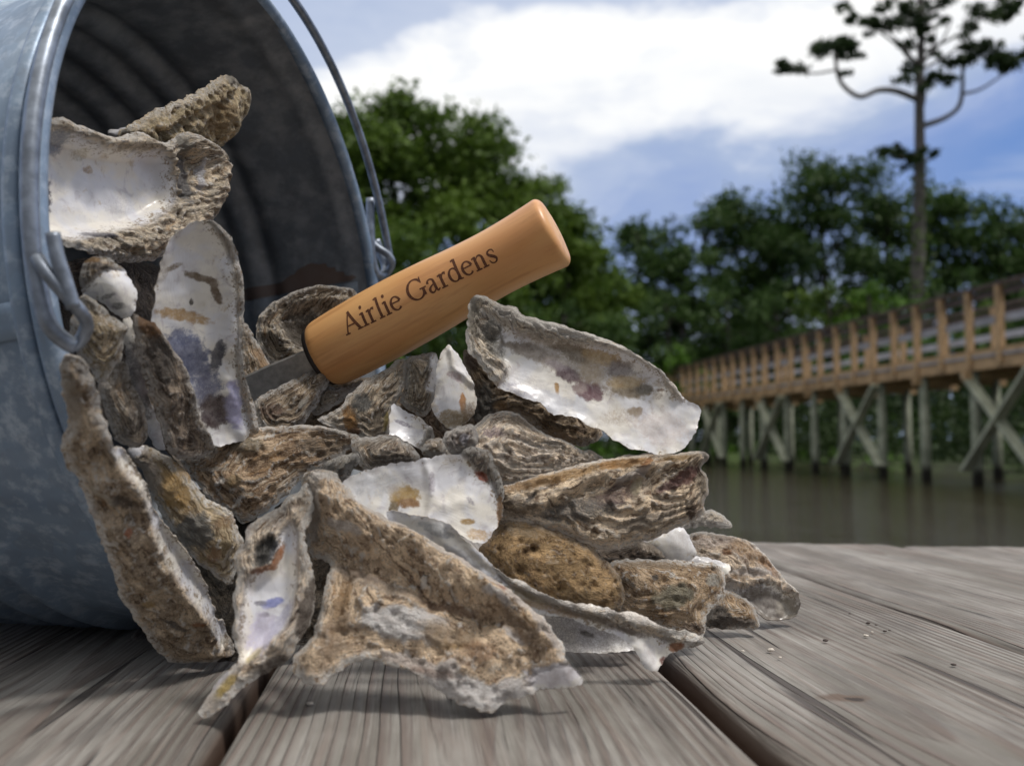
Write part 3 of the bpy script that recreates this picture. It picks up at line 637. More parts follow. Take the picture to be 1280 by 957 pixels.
for (x, y, dy) in ((1117, 50, .5), (1105, 34, -.5), (1130, 28, .8), (1170, 30, -.8), (1190, 24, .6), (1222, 34, .3), (1240, 12, -.4), (1080, 26, .3), (1100, -20, 1), (1200, -30, -1), (1150, 90, 1)):
    limb([(1150, y+55, 0), ((1150+x)/2+6, y+30, dy/2), (x, y, dy)], 2.2, .9)
limb([(1150, 205, 0), (1135, 200, 0), (1112, 190, 0)], 2.5, 1); limb([(1150, 205, 0), (1160, 200, 0), (1175, 192, 0)], 2.5, 1)
t.build('trunk', M_PBARK, proot, loc=tuple(proot.location), smooth=True)
PC = [(989,84,18,9),(980,80,10,7),(1000,88,10,6),(1042,62,24,11),(1025,60,16,8),(1062,60,22,10),(1048,70,20,8),(1055,92,9,5),(1052,8,9,9),(1066,20,9,5),(1060,26,7,9),(1077,27,18,7),(1098,35,14,8),(1122,28,20,13),(1110,10,16,8),(1145,16,22,16),(1150,40,12,12),(1175,7,18,8),(1185,24,12,5),(1237,15,24,10),(1265,8,18,11),
      (1250,20,14,7),(1217,33,12,6),(1202,72,18,15),(1212,62,12,9),(1240,72,20,20),(1228,58,14,12),(1252,88,12,12),(1275,72,16,14),(1290,66,16,14),(1185,96,10,9),(1132,97,16,9),(1157,106,16,8),(1168,70,8,5),(1178,100,12,8),(1150,84,10,8),(1118,190,20,8),(1108,186,10,6),(1148,198,13,11),(1170,192,9,4),(1138,200,12,10),
      (1100,-20,24,12),(1150,-40,30,14),(1200,-25,26,12),(1250,-30,26,12),(1060,-30,20,10),(1160,-80,30,16),(1120,-70,24,12),(1210,-75,24,12),(1150,-115,22,14),(1300,-10,18,10),(1135,55,10,8),(1163,50,8,6)]
cl = []
for (x, y, rx, ry) in PC:
    for k in range(5):
        f_ = .62 if k else .5
        cl.append((pp(x+(trng.normal()*rx*.62 if k else 0), y+(trng.normal()*ry*.5 if k else 0), trng.normal()*.5), (rx*kp*f_, rx*kp*f_, ry*kp*f_*.8)))
V, Fc, A = leaves(cl, trng, .15, 520); mk('crown', V, Fc, M_LP, proot, tuple(proot.location), False, {'lv': A})
iv = [(pp(1148+trng.normal()*3, y), (14*kp, 14*kp, 16*kp)) for y in np.arange(215, 400, 16)]
V, Fc, A = leaves(iv, trng, .14, 260); mk('climbing_vine', V, Fc, M_LA, proot, tuple(proot.location), False, {'lv': A})

# ================================================================ BUCKET
R0 = .1415; ca, ce = 1.37612, 0.0882
bn = np.array([math.sin(ca)*math.cos(ce), -math.cos(ca)*math.cos(ce), math.sin(ce)])
bc = np.array([-0.10761, 0.38659, 0.145*math.cos(ce)+.001])
bu = np.cross([0,0,1.], bn); bu /= np.linalg.norm(bu); bv = np.cross(bn, bu)
def bl_(r, th, s): return bc+r*(math.cos(th)*bu+math.sin(th)*bv)+s*bn+np.array([0, 0, .055*min(s, 0)])
buck = empty('bucket', bl_(.118, -math.pi/2, -.24)); tag(buck, 'galvanised steel bucket lying on its side with oyster shells spilling from its mouth', 'bucket')
LB = .25; RB0 = .107
def wall_r(s):      # s from 0 (mouth) to LB
    r = R0-.001-(R0-RB0)*s/LB
    for c in (.060, .078, .096, .114): r = r+.0040*math.exp(-((s-c)/.0050)**2)
    r = r-.0012*math.exp(-((s-.012)/.004)**2)
    return r
ss = np.concatenate([np.linspace(0, .05, 22)[:-1], np.linspace(.05, .125, 62)[:-1], np.linspace(.125, LB, 34)]); nth = 256
V = []; rust = []; inner = []
for lay, dr in ((0, .0007), (1, -.0007)):
    for s in ss:
        for j in range(nth):
            th = 2*math.pi*j/nth
            V.append(bl_(wall_r(s)+dr+.0005*math.sin(3*th+s*20)+.0004*math.sin(7*th+1), th, -s)); inner.append(lay)
            thd = math.degrees(th); x = s
            # rust patch beside the seam inside the mouth
            d = 0.0
            if lay == 1:
                up_ = (thd-13.5); lim = 6.5*math.exp(-((x-.033)/.018)**2)+3.6*math.exp(-((x-.072)/.022)**2)
                if -.5 < up_ < lim and x < .11: d = min(1, (lim-up_)/1.0, (up_+.5)/.4)
            rust.append(d)
ns = len(ss); Fc = []
for lay in (0, 1):
    for i in range(ns-1):
        for j in range(nth):
            a = lay*ns*nth+i*nth+j; b = lay*ns*nth+i*nth+(j+1) % nth; q = (a, b, b+nth, a+nth); Fc.append(q if lay == 0 else q[::-1])
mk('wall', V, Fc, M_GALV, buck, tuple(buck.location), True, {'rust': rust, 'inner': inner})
V = [bl_(0, 0, -LB+.006)]; 
for r in np.linspace(.02, RB0, 8):
    for j in range(96): V.append(bl_(r, 2*math.pi*j/96, -LB+.006))
Fc = [(0, 1+j, 1+(j+1) % 96) for j in range(96)]+[(1+k*96+j, 1+k*96+(j+1) % 96, 1+(k+1)*96+(j+1) % 96, 1+(k+1)*96+j) for k in range(7) for j in range(96)]
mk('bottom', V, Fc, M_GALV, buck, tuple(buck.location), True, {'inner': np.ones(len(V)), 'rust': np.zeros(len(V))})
# rolled rim
def ring_mesh(r, s, rt, rx=1.0, n=220, m=14):
    V = []
    for i in range(n):
        th = 2*math.pi*i/n
        for k in range(m):
            a = 2*math.pi*k/m; V.append(bl_(r+rt*math.cos(a), th, s+rt*rx*math.sin(a)))
    return V, [(i*m+k, ((i+1) % n)*m+k, ((i+1) % n)*m+(k+1) % m, i*m+(k+1) % m) for i in range(n) for k in range(m)]
V, Fc = ring_mesh(R0+.001, -.001, .0036, 1.05); V2, F2 = ring_mesh(R0+.0002, -.009, .0022, 1.3)
b0 = len(V); V += V2; Fc += [tuple(b0+i for i in f) for f in F2]
mk('rim', V, Fc, M_GALV, buck, tuple(buck.location), True, {'rust': np.zeros(len(V)), 'inner': np.zeros(len(V))})
V, Fc = ring_mesh(RB0+.001, -LB, .003, 1.6); mk('foot_ring', V, Fc, M_GALV, buck, tuple(buck.location), True)
# lapped side seams, far (inside and out) and near
for thd, lay in ((13.0, -1), (189.5, 1)):
    V = []; Fc = []
    n = 50; w = 6
    for i in range(n):
        s = .008+(LB-.02)*i/(n-1)
        for k in range(w+1):
            th = math.radians(thd-8.5*k/w if lay < 0 else thd+4.5*k/w)
            e = .0016 if k else .0004
            V.append(bl_(wall_r(s)+lay*(.0007+e*(1 if k < w else .3)), th, -s))
    for i in range(n-1):
        for k in range(w): a = i*(w+1)+k; Fc.append((a, a+1, a+w+2, a+w+1))
    mk('seam', V, Fc, M_GALV, buck, tuple(buck.location), True, {'rust': np.zeros(len(V)), 'inner': np.full(len(V), .75 if lay < 0 else 0.)})
# ears (bent wire loops) and bail
te = rad(12); psi = rad(1)
ea = math.cos(te)*bu+math.sin(te)*bv; eb0 = -math.sin(te)*bu+math.cos(te)*bv; eb = math.cos(psi)*eb0+math.sin(psi)*bn
bail_c = bc-np.array([0,0,.001])+.008*bn
arc = [bail_c+.156*(math.cos(t)*ea+.95*math.sin(t)*eb) for t in np.linspace(rad(5), rad(173), 90)]
wr = .0023
def pxw(L): return [at(x, y, Y) for (x, y, Y) in L]
far_e = arc[0]; near_e = arc[-1]
# far end: hook through the ear
fY = far_e[1]
farhook = catmull(pxw([(487, 312, fY), (486, 335, fY-.001), (477, 350, fY-.006), (466, 352, fY-.010), (470, 342, fY-.013), (483, 338, fY-.012), (491, 330, fY-.008), (488, 320, fY-.005), (476, 310, fY-.004), (468, 304, fY-.002)]), 6)
nY = near_e[1]
nearhook = catmull(pxw([(48, 330, nY), (54, 385, nY), (66, 412, nY+.001), (84, 428, nY+.003), (95, 432, nY+.004)]), 6)
bail = MB(); body = np.vstack([farhook[::-1][:0], np.array(arc)])
# joined path: short lead-in from the far hook, arc, near hook
lead = catmull([at(470, 300, fY-.006), at(479, 312, fY-.004), at(489, 330, fY-.002), at(487, 343, fY), at(478, 352, fY+.004)], 6)
bail.tube(catmull([at(464, 300, fY-.010), at(470, 308, fY-.010), at(484, 318, fY-.008), at(490, 329, fY-.004), at(484, 341, fY), at(474, 352, fY+.002), at(462, 362, fY+.003)], 6), wr, 10)
bail.tube(np.vstack([[at(487, 332, fY-.002)], np.array(arc)[1:], nearhook[6:]]), wr, 12)
bail.tube(catmull([at(46, 322, nY-.003), at(56, 338, nY-.004), at(76, 362, nY-.003), at(96, 384, nY-.001), at(108, 402, nY+.003), at(104, 420, nY+.005), at(92, 434, nY+.006)], 6), wr*.8, 10)
bail.build('bail', M_WIRE, buck, tuple(buck.location), True)
e_ = MB(); e_.tube(catmull([at(463, 248, fY-.012), at(463, 285, fY-.012), at(465, 318, fY-.011), at(470, 340, fY-.009), at(478, 344, fY-.004), at(482, 335, fY+.002), at(476, 318, fY+.003), at(470, 300, fY+.002)], 6), wr*1.15, 10)
e_.build('ear', M_WIRE, buck, tuple(buck.location), True)
e_ = MB(); e_.tube(catmull([at(66, 292, nY-.004), at(72, 322, nY-.004), at(82, 352, nY-.003), at(92, 385, nY-.002), at(94, 412, nY), at(84, 424, nY+.004), at(70, 404, nY+.006), at(60, 372, nY+.006)][:4], 6), wr*.85, 10)
e_.build('ear', M_WIRE, buck, tuple(buck.location), True)

# ================================================================ OYSTER KNIFE
KA = at(403, 445, .362); KB = at(687, 292, .338); kx = KB-KA; KL = np.linalg.norm(kx); kx /= KL
camd = ORG-(KA+KB)/2; camd /= np.linalg.norm(camd); kz = camd-kx*(camd@kx); kz /= np.linalg.norm(kz); ky = np.cross(kz, kx)   # ky up across, kz to viewer
if ky[2] < 0: ky = -ky
prof = [(0, .0), (0, .0095), (.0005, .0128), (.002, .0141), (.006, .01465), (.018, .0152), (.034, .0153), (.050, .0147), (.064, .01375), (.076, .0133), (.086, .0135), (.094, .0140), (.1, .0145)]
ps = KL/.1
pr = np.array([(a*ps, b) for a, b in prof]); pr = np.vstack([pr[:2], catmull(pr[1:], 5)])
endp = []
rE = pr[-1][1]
for k in range(1, 9):
    an = math.pi/2*k/8; endp.append((KL+.0030*math.sin(an), rE-.0038*(1-math.cos(an))))
endp += [(KL+.0034, rE-.007), (KL+.0038, 0)]
pr = np.vstack([pr, endp])
def krad(s): return np.interp(s, pr[2:,0], pr[2:,1])
knife = empty('oyster_knife', KA); tag(knife, 'oyster knife with a smooth varnished wooden handle and short steel blade, stuck in the shells', 'knife')
def wood_handle():
    m, nt, b = newmat('varnished_maple'); oc = objc(nt)
    ax = nt.nodes.new('ShaderNodeAttribute'); ax.attribute_name = 'kuv'; uv = ax.outputs['Vector']
    n = noise_(nt, scalev(nt, uv, (16, 240, 240)), 1.0, 5, .62, .25); n_2 = noise_(nt, scalev(nt, uv, (14, 60, 60)), 1.0, 3, .5); n3 = noise_(nt, scalev(nt, uv, (60, 1400, 1400)), 1.0, 3, .6)
    c = mix_(nt, mapr_(nt, n_2, .3, .7), (0.62, 0.28, 0.095), (0.74, 0.41, 0.165))
    c = mix_(nt, mapr_(nt, n, .50, .72, 0, .5), c, (0.40, 0.15, 0.045)); c = mix_(nt, mapr_(nt, n3, .55, .75, 0, .22), c, (0.38, 0.16, 0.06))
    link(nt, c, b.inputs['Base Color']); b.inputs['Roughness'].default_value = .42; b.inputs['Coat Weight'].default_value = .25; b.inputs['Coat Roughness'].default_value = .3
    bump(nt, b, n3, .12, .0003); return m
M_KW = wood_handle()
nr = 64; V = []; UVk = []
for (s, r) in pr:
    for j in range(nr):
        a = 2*math.pi*j/nr; V.append(KA+kx*s+r*(math.cos(a)*ky+math.sin(a)*kz)); UVk.append((s, r*math.cos(a), r*math.sin(a)))
Fc = [(i*nr+j, i*nr+(j+1) % nr, (i+1)*nr+(j+1) % nr, (i+1)*nr+j) for i in range(len(pr)-1) for j in range(nr)]
ho = mk('handle', V, Fc, M_KW, knife, tuple(KA), True)
a_ = ho.data.attributes.new('kuv', 'FLOAT_VECTOR', 'POINT'); a_.data.foreach_set('vector', np.array(UVk, dtype=np.float32).ravel())
# ferrule / dark shoulder ring and blade
M_STEEL = simple('brushed_steel', (0.46, 0.44, 0.42), .36, .7, 300, .2)
M_DARKM = simple('dark_ferrule', (0.035, 0.028, 0.026), .5, .3)
V = []; fp = [(-.0022, 0), (-.0022, .0105), (-.0012, .0128), (.0012, .0134), (.0018, .012)]
for (s, r) in fp:
    for j in range(nr):
        a = 2*math.pi*j/nr; V.append(KA+kx*s+r*(math.cos(a)*ky+math.sin(a)*kz))
mk('ferrule', V, [(i*nr+j, i*nr+(j+1) % nr, (i+1)*nr+(j+1) % nr, (i+1)*nr+j) for i in range(len(fp)-1) for j in range(nr)], M_DARKM, knife, tuple(KA), True)
bd0 = at(392, 449, KA[1]-.0005); bd1 = at(300, 491, KA[1]+.004); bdx = bd1-bd0; BL = np.linalg.norm(bdx); bdx /= BL
cz = camd-bdx*(camd@bdx); cz /= np.linalg.norm(cz); cy = np.cross(cz, bdx); cy = cy if cy[2] > 0 else -cy
V = []
sec = [(-1, 0), (-.86, .45), (.86, .45), (1, 0), (.86, -.45), (-.86, -.45)]
stations = [(-.006, .0040), (0.0015, .0043), (.002, .0050), (.02, .0057), (.034, .0056), (.05, .0048), (.06, .0030), (.066, .0006)]
for (s, w) in stations:
    for (a, b) in sec: V.append(bd0+bdx*s+cy*a*w+cz*b*.0022)
mk('blade', V, [(i*6+j, i*6+(j+1) % 6, (i+1)*6+(j+1) % 6, (i+1)*6+j) for i in range(len(stations)-1) for j in range(6)]+[tuple(range(6))], M_STEEL, knife, tuple(KA), False)
# burnt lettering: hand-made roman letters wrapped onto the handle
def ribbon(pts, ws, n=6):
    P = catmull([(x, y, w) for (x, y), w in zip(pts, ws)], n); c = P[:, :2]; w = P[:, 2]
    T = np.gradient(c, axis=0); T /= np.linalg.norm(T, axis=1)[:, None]+1e-9; Nn = np.column_stack([-T[:,1], T[:,0]])
    w = w+.016; return [(c[i]-Nn[i]*w[i]/2, c[i]+Nn[i]*w[i]/2) for i in range(len(c))]
def ln(a, b, w, m=6): return [(np.array(a)+(np.array(b)-np.array(a))*k/m+np.array([-1, 1])*0, w) for k in range(m+1)]
def stroke(a, b, w):
    w = w+.020; a = np.array(a, float); b = np.array(b, float); d = (b-a)/np.linalg.norm(b-a); nn = np.array([-d[1], d[0]])
    return [(a+(b-a)*k/8-nn*w/2, a+(b-a)*k/8+nn*w/2) for k in range(9)]
def serif(x0, x1, y): return stroke((x0, y), (x1, y), .028)
def ell(cx, cy_, rx, ry, a0, a1, thick, thin, n=26):
    out = []
    for k in range(n+1):
        a = math.radians(a0+(a1-a0)*k/n); w = .016+thin+(thick-thin)*abs(math.cos(a))**1.5
        d = np.array([math.cos(a), math.sin(a)]); c = np.array([cx+rx*d[0], cy_+ry*d[1]]); out.append((c-d*w/2, c+d*w/2))
    return out
G = {
 'A': (.72, [stroke((.09, .01), (.35, .68), .034), stroke((.33, .68), (.62, .01), .088), stroke((.19, .24), (.50, .24), .030), serif(0, .19, .012), serif(.50, .73, .012)]),
 'i': (.28, [stroke((.14, 0), (.14, .45), .082), stroke((.03, .405), (.15, .44), .035), serif(.03, .25, .012), ell(.135, .62, .025, .025, 0, 360, .05, .05)]),
 'l': (.28, [stroke((.14, 0), (.14, .69), .082), stroke((.03, .645), (.15, .68), .035), serif(.03, .25, .012)]),
 'r': (.37, [stroke((.13, 0), (.13, .45), .082), stroke((.02, .405), (.14, .44), .035), serif(.02, .25, .012), ribbon([(.16, .32), (.20, .40), (.26, .435), (.33, .41)], [.02, .035, .05, .085])]),
 'e': (.45, [ell(.23, .225, .175, .215, 12, 318, .085, .030), stroke((.06, .265), (.40, .265), .028)]),
 'G': (.76, [ell(.37, .335, .30, .325, 38, 325, .095, .030), stroke((.63, .06), (.63, .29), .085), serif(.50, .75, .295), stroke((.615, .47), (.615, .67), .028)]),
 'a': (.46, [ribbon([(.07, .33), (.10, .41), (.20, .44), (.285, .39), (.30, .29)], [.08, .05, .03, .06, .082]), stroke((.30, .29), (.30, .06), .082), ribbon([(.30, .07), (.345, .015), (.43, .055)], [.06, .045, .02]), ribbon([(.29, .265), (.16, .215), (.075, .13), (.10, .03), (.19, .015), (.29, .09)], [.025, .04, .08, .06, .035, .025])]),
 'd': (.52, [ell(.225, .22, .165, .215, 25, 335, .085, .030), stroke((.385, 0), (.385, .69), .082), stroke((.27, .645), (.39, .68), .035), serif(.385, .49, .012)]),
 'n': (.54, [stroke((.13, 0), (.13, .45), .082), stroke((.02, .405), (.14, .44), .035), serif(.02, .25, .012), ribbon([(.16, .34), (.24, .42), (.33, .43), (.395, .36), (.40, .27)], [.02, .035, .05, .07, .082]), stroke((.40, .28), (.40, 0), .082), serif(.29, .52, .012)]),
 's': (.39, [ribbon([(.31, .32), (.28, .41), (.19, .44), (.10, .40), (.085, .33), (.15, .26), (.25, .19), (.31, .12), (.27, .035), (.18, .01), (.09, .05), (.055, .14)], [.02, .03, .03, .05, .07, .085, .085, .07, .04, .03, .03, .02])]),
 ' ': (.26, [])}
def letters():
    # start and size on the handle
    s0 = 0.0; txt = 'Airlie Gardens'; tot = sum(G[c][0] for c in txt)
    a = at(449, 411, .36); b_ = at(631, 322, .343)
    sa = (a-KA)@kx; sb = (b_-KA)@kx; oa = (a-KA)@ky; ob = (b_-KA)@ky
    ux = (sb-sa)/tot; uy = .0120
    V = []; Fc = []; x = 0
    for c in txt:
        w, strokes = G[c]
        for si, st in enumerate(strokes):
            base = len(V)
            for (p, q) in st:
                for r_ in (0, .5, 1):
                    pt = p+(q-p)*r_; fx = (x+pt[0])/tot
                    s = sa+(sb-sa)*fx; off = oa+(ob-oa)*fx+pt[1]*uy
                    r = float(krad(s)); ang = off/r*1.0
                    ang = math.asin(max(-1, min(1, off/r)))
                    R_ = r+.00004+.000008*(si % 3)
                    V.append(KA+kx*s+R_*(math.sin(ang)*ky+math.cos(ang)*kz))
            for i in range(len(st)-1):
                for k in range(2): a0 = base+i*3+k; Fc.append((a0, a0+1, a0+4, a0+3))
        x += w
    m, nt, b = newmat('burnt_engraving'); n = noise_(nt, objc(nt), 2600, 3, .6)
    link(nt, mix_(nt, mapr_(nt, n, .35, .65), (0.055, 0.016, 0.006), (0.16, 0.055, 0.02)), b.inputs['Base Color']); b.inputs['Roughness'].default_value = .8
    mk('lettering', V, Fc, m, knife, tuple(KA), False)
letters()

# ================================================================ OYSTER SHELLS
GRP = 'oyster shells spilling from the bucket'
def smooth_closed(P, it=1):
    P = np.array(P, float)
    for _ in range(it):
        Q = np.roll(P, -1, 0); P = np.stack([.78*P+.22*Q, .22*P+.78*Q], 1).reshape(-1, 2)
    return P
def resample(P, step):
    Q = np.vstack([P, P[:1]]); L = np.r_[0, np.cumsum(np.linalg.norm(np.diff(Q, axis=0), axis=1))]
    n = max(12, int(L[-1]/step)); t = np.linspace(0, L[-1], n, endpoint=False)
    return np.column_stack([np.interp(t, L, Q[:,0]), np.interp(t, L, Q[:,1])])
SEED = [0]
def shell(label, outline, Y0, gx=0, gy=0, kind='outer', umbo=None, bulge=4., thick=2.2, ridges=(), regions=(), spots=(), ocol=(.33,.25,.17), rough=1.0, frill=.5, ringn=7, pits=0, rag=.65, chalk=1.0, grain=None, flake=1.0, name='oyster_shell', step=.62, cat='oyster shell', grp=GRP):
    """outline, ridges, regions, spots: picture positions of the marks, turned into real millimetres on the shell's own plane"""
    SEED[0] += 1; seed = SEED[0]; rng = np.random.default_rng(seed)
    o2 = np.array(outline, float); c = (o2.max(0)+o2.min(0))/2
    def dep(p): return Y0+gx*(p[0]-c[0])/1e5+gy*(p[1]-c[1])/1e5
    C = at(c[0], c[1], Y0); A1 = at(c[0]+60, c[1], dep(c+[60, 0])); A2 = at(c[0], c[1]-60, dep(c+[0, -60]))
    nz = np.cross(A1-C, A2-C); nz /= np.linalg.norm(nz)
    if nz @ (ORG-C) < 0: nz = -nz
    ux = A1-C; ux -= nz*(ux@nz); ux /= np.linalg.norm(ux); uy = np.cross(nz, ux)
    def tol(L):
        L = np.atleast_2d(np.array(L, float))[:, :2]; out = []
        for p in L:
            d = ray(*p); t = ((C-ORG)@nz)/(d@nz); X = ORG+d*t-C; out.append((X@ux*1000, X@uy*1000))
        return np.array(out)
    pxmm = Y0*1000/F
    B = resample(smooth_closed(tol(outline)), step)
    # ragged edge
    nrm = np.roll(B, -1, 0)-np.roll(B, 1, 0); nrm = np.column_stack([nrm[:,1], -nrm[:,0]]); nrm /= np.linalg.norm(nrm, axis=1)[:, None]+1e-9
    B = B+nrm*(rag*(.8*n2(B, .2, seed, 2)+.7*n2(B, .5, seed+50, 2)+.10*n2(B, 1.3, seed+60, 1)))[:, None]
    mn = B.min(0)-1; mx = B.max(0)+1
    # smooth inflated profile from a relaxed grid
    gs = max(.8, (mx-mn).max()/110); nx = int((mx[0]-mn[0])/gs)+2; ny = int((mx[1]-mn[1])/gs)+2
    GX, GY = np.meshgrid(mn[0]+gs*np.arange(nx), mn[1]+gs*np.arange(ny)); GP = np.column_stack([GX.ravel(), GY.ravel()])
    ins = inside(GP, B).reshape(ny, nx); Hh = np.zeros((ny, nx))
    for _ in range(500):
        S = np.zeros_like(Hh); S[1:-1,1:-1] = (Hh[2:,1:-1]+Hh[:-2,1:-1]+Hh[1:-1,2:]+Hh[1:-1,:-2]+gs*gs)/4; Hh = np.where(ins, S, 0)
    Hh /= Hh.max()+1e-9; Hh = Hh**.85
    xs = np.arange(mn[0], mx[0], step); ys = np.arange(mn[1], mx[1], step*.87)
    X, Yg = np.meshgrid(xs, ys); X = X+np.where(np.arange(len(ys)) % 2, step/2, 0)[:, None]
    I = np.column_stack([X.ravel(), Yg.ravel()])+rng.normal(size=(X.size, 2))*step*.10
    I = I[inside(I, B)]; dI = pdist(I, B); I = I[dI > step*.6]
    nB = len(B); P0 = np.vstack([B, I])
    vs, _, fs, _, _, _ = delaunay_2d_cdt([Vector(p) for p in P0], [], [list(range(nB))], 1, 1e-5)
    U = np.array([(v.x, v.y) for v in vs]); T = np.array([tuple(f) for f in fs if len(f) == 3])
    a = (U[T[:,1]]-U[T[:,0]]); b = (U[T[:,2]]-U[T[:,0]]); cr = a[:,0]*b[:,1]-a[:,1]*b[:,0]; T[cr < 0] = T[cr < 0][:, ::-1]
    n = len(U); d = pdist(U, B)
    gi = (U-mn)/gs; ix = np.clip(gi[:,0].astype(int), 0, nx-2); iy = np.clip(gi[:,1].astype(int), 0, ny-2); fx = gi[:,0]-ix; fy = gi[:,1]-iy
    H = Hh[iy,ix]*(1-fx)*(1-fy)+Hh[iy,ix+1]*fx*(1-fy)+Hh[iy+1,ix]*(1-fx)*fy+Hh[iy+1,ix+1]*fx*fy
    um = tol([umbo])[0] if umbo is not None else B[np.argmax(B[:,1])]
    du = np.linalg.norm(U-um, axis=1); ring = du/(du+d*1.6+1e-6)
    isn = kind == 'nacre'
    nac = np.full(n, 1. if isn else 0.); z = (bulge*H*(1.22-.45*ring)).astype(float)
    wob = n2(U, .16, seed+9, 3)*1.6+n2(U, .6, seed+13, 2)*.45
    ntxt = n2(U, .45, seed+19, 3)
    for reg in regions:
        poly, rk, dz = reg[:3]; pl = smooth_closed(tol(poly)); dd = pdist(U, pl); sg = np.where(inside(U, pl), dd, -dd)+wob*.35
        m = sstep(-.7, .9, sg); nac = nac*(1-m)+(1. if rk == 'nacre' else 0.)*m
        if dz: s0 = np.where(inside(U, pl), dd, -dd)+.3*n2(U, .12, seed+31, 1); z += dz*(sstep(-1.2, 4.0, s0)*.75+.25*sstep(0, 12, s0))
    rgh = 1-nac
    dirt = np.clip(1-d/5., 0, 1)*.5*nac; 
    for reg in regions:
        if reg[1] == 'nacre' or isn: dd = pdist(U, smooth_closed(tol(reg[0]))); dirt = np.maximum(dirt, np.clip(1-dd/5., 0, 1)*nac*.85)
    tint = np.zeros((n, 3)); ta = np.zeros(n)
    for sp in spots:
        x, y, rx, ry, col = sp[:5]; st = sp[5] if len(sp) > 5 else .9; ang = math.radians(sp[6]) if len(sp) > 6 else 0; dz = sp[7] if len(sp) > 7 else 0
        q = U-tol([(x, y)])[0]; q = np.column_stack([q[:,0]*math.cos(ang)-q[:,1]*-math.sin(ang)*-1, q[:,0]*math.sin(ang)+q[:,1]*math.cos(ang)]) if ang else q
        if ang:
            q0 = U-tol([(x, y)])[0]; ca_, sa_ = math.cos(ang), math.sin(ang)      # ang: picture degrees, clockwise down
            q = np.column_stack([q0[:,0]*ca_-q0[:,1]*sa_, q0[:,0]*sa_+q0[:,1]*ca_])
        e = np.sqrt((q[:,0]/(rx*pxmm))**2+(q[:,1]/(ry*pxmm))**2)+ntxt*.28
        m = sstep(1.35, .65, e)*st
        tot = ta+m*(1-ta); tint = (tint*(ta*(1-m))[:, None]+np.array(col)[None]*m[:, None])/np.maximum(tot, 1e-6)[:, None]; ta = tot
        if dz: z += dz*sstep(1.25, .6, e)
    for rd in ridges:
        pts, hh, ww = rd[:3]; L = catmull(tol(pts), 6) if len(pts) > 2 else tol(pts)
        L2 = L+np.column_stack([n2(L, .2, seed+3, 2), n2(L, .2, seed+4, 2)])*.8
        dd = pdist(U, L2, False); z += hh*np.exp(-(dd/ww)**2)*(1+.35*n2(U, .10, seed+41, 2)+.10*ntxt)
    # shingled growth layers, lumps and grain
    rn = ring*ringn+n2(U, .09, seed+21, 3)*.9+n2(U, .35, seed+22, 2)*.16
    saw = rn-np.floor(rn); lay = saw**1.5*(1-sstep(.93, 1., saw))
    z += frill*lay*2.1*np.clip(rgh, 0, 1)*sstep(0, 2.5, d)
    z += rough*rgh*(n2(U, .075, seed+5, 2)*1.9+n2(U, .3, seed+6, 2)*.26+n2(U, .8, seed+7, 2)*.09)*sstep(-.5, 4, d)
    z += (1-rgh)*(n2(U, .07, seed+8, 2)*.9+n2(U, .25, seed+12, 2)*.14)
    z += rag*.5*n2(U, .22, seed+15, 2)*sstep(4, 0, d)*1.2
    if pits:
        npit = int(len(I)*.020*pits); pc = U[rng.integers(0, n, npit)]; 
        for i0 in range(0, npit, 200):
            D = np.sqrt(((U[:,None,:]-pc[None,i0:i0+200])**2).sum(-1)); rr = rng.uniform(.5, 1.5, D.shape[1])
            z -= sstep(1., 3., d)*(rgh[:,None]*np.exp(-(D/rr[None])**2)*1.25*rr[None]).sum(1)
    ck = np.clip(sstep(3.2, .1, d+1.0*ntxt)*.95*chalk+.75*chalk*(lay > .72)*(ntxt > -.1), 0, 1)*rgh
    te = .55+thick*sstep(0, 5, d)+.25*np.abs(ntxt)
    zb = z-te
    # inner side of the back is nacre when the front is the rough side, and the other way round
    V = np.vstack([np.column_stack([U, z]), np.column_stack([U, zb+0*d])])
    bl = list(range(nB)) if n >= nB else []
    tri = T.tolist(); back = [(t[2]+n, t[1]+n, t[0]+n) for t in T]
    # boundary loop by edge count
    ed = {}
    for t in tri:
        for i in range(3):
            e = (t[i], t[(i+1) % 3]); ed[e] = 1
    be = [e for e in ed if (e[1], e[0]) not in ed]
    # rim strip with a middle row for a soft broken edge
    bi = sorted(set([e[0] for e in be]+[e[1] for e in be])); mid = {v: 2*n+i for i, v in enumerate(bi)}
    cen = U.mean(0); md = []
    for v in bi: md.append((U[v,0]+0, U[v,1], (z[v]+zb[v])/2))
    md = np.array(md); nb_ = len(bi); ti = {v: 2*n+nb_+i for i, v in enumerate(bi)}; bo = {v: 2*n+2*nb_+i for i, v in enumerate(bi)}
    V = np.vstack([V, md, V[bi], V[[v+n for v in bi]]]); 
    side = []
    for (p, q) in be: side += [(ti[q], ti[p], mid[p], mid[q]), (mid[q], mid[p], bo[p], bo[q])]
    W = C[None]+(V[:,0:1]*ux+V[:,1:2]*uy+V[:,2:3]*nz)/1000
    nb2 = 1-nac if not regions else np.where(nac > .5, 0., 1.)
    if isn: nb2 = np.zeros(n)
    elif not regions: nb2 = np.ones(n)
    nacA = np.concatenate([nac, nb2, np.zeros(3*len(bi))])
    ringA = np.concatenate([ring, ring]+[ring[bi]]*3); ckA = np.concatenate([ck, ck*.5, np.full(3*len(bi), .6*chalk)])
    tA = np.vstack([tint, tint*0]+[tint[bi]]*3); taA = np.concatenate([ta, ta*0]+[ta[bi]*.5]*3)
    oc = np.tile(np.array(ocol), (len(V), 1))
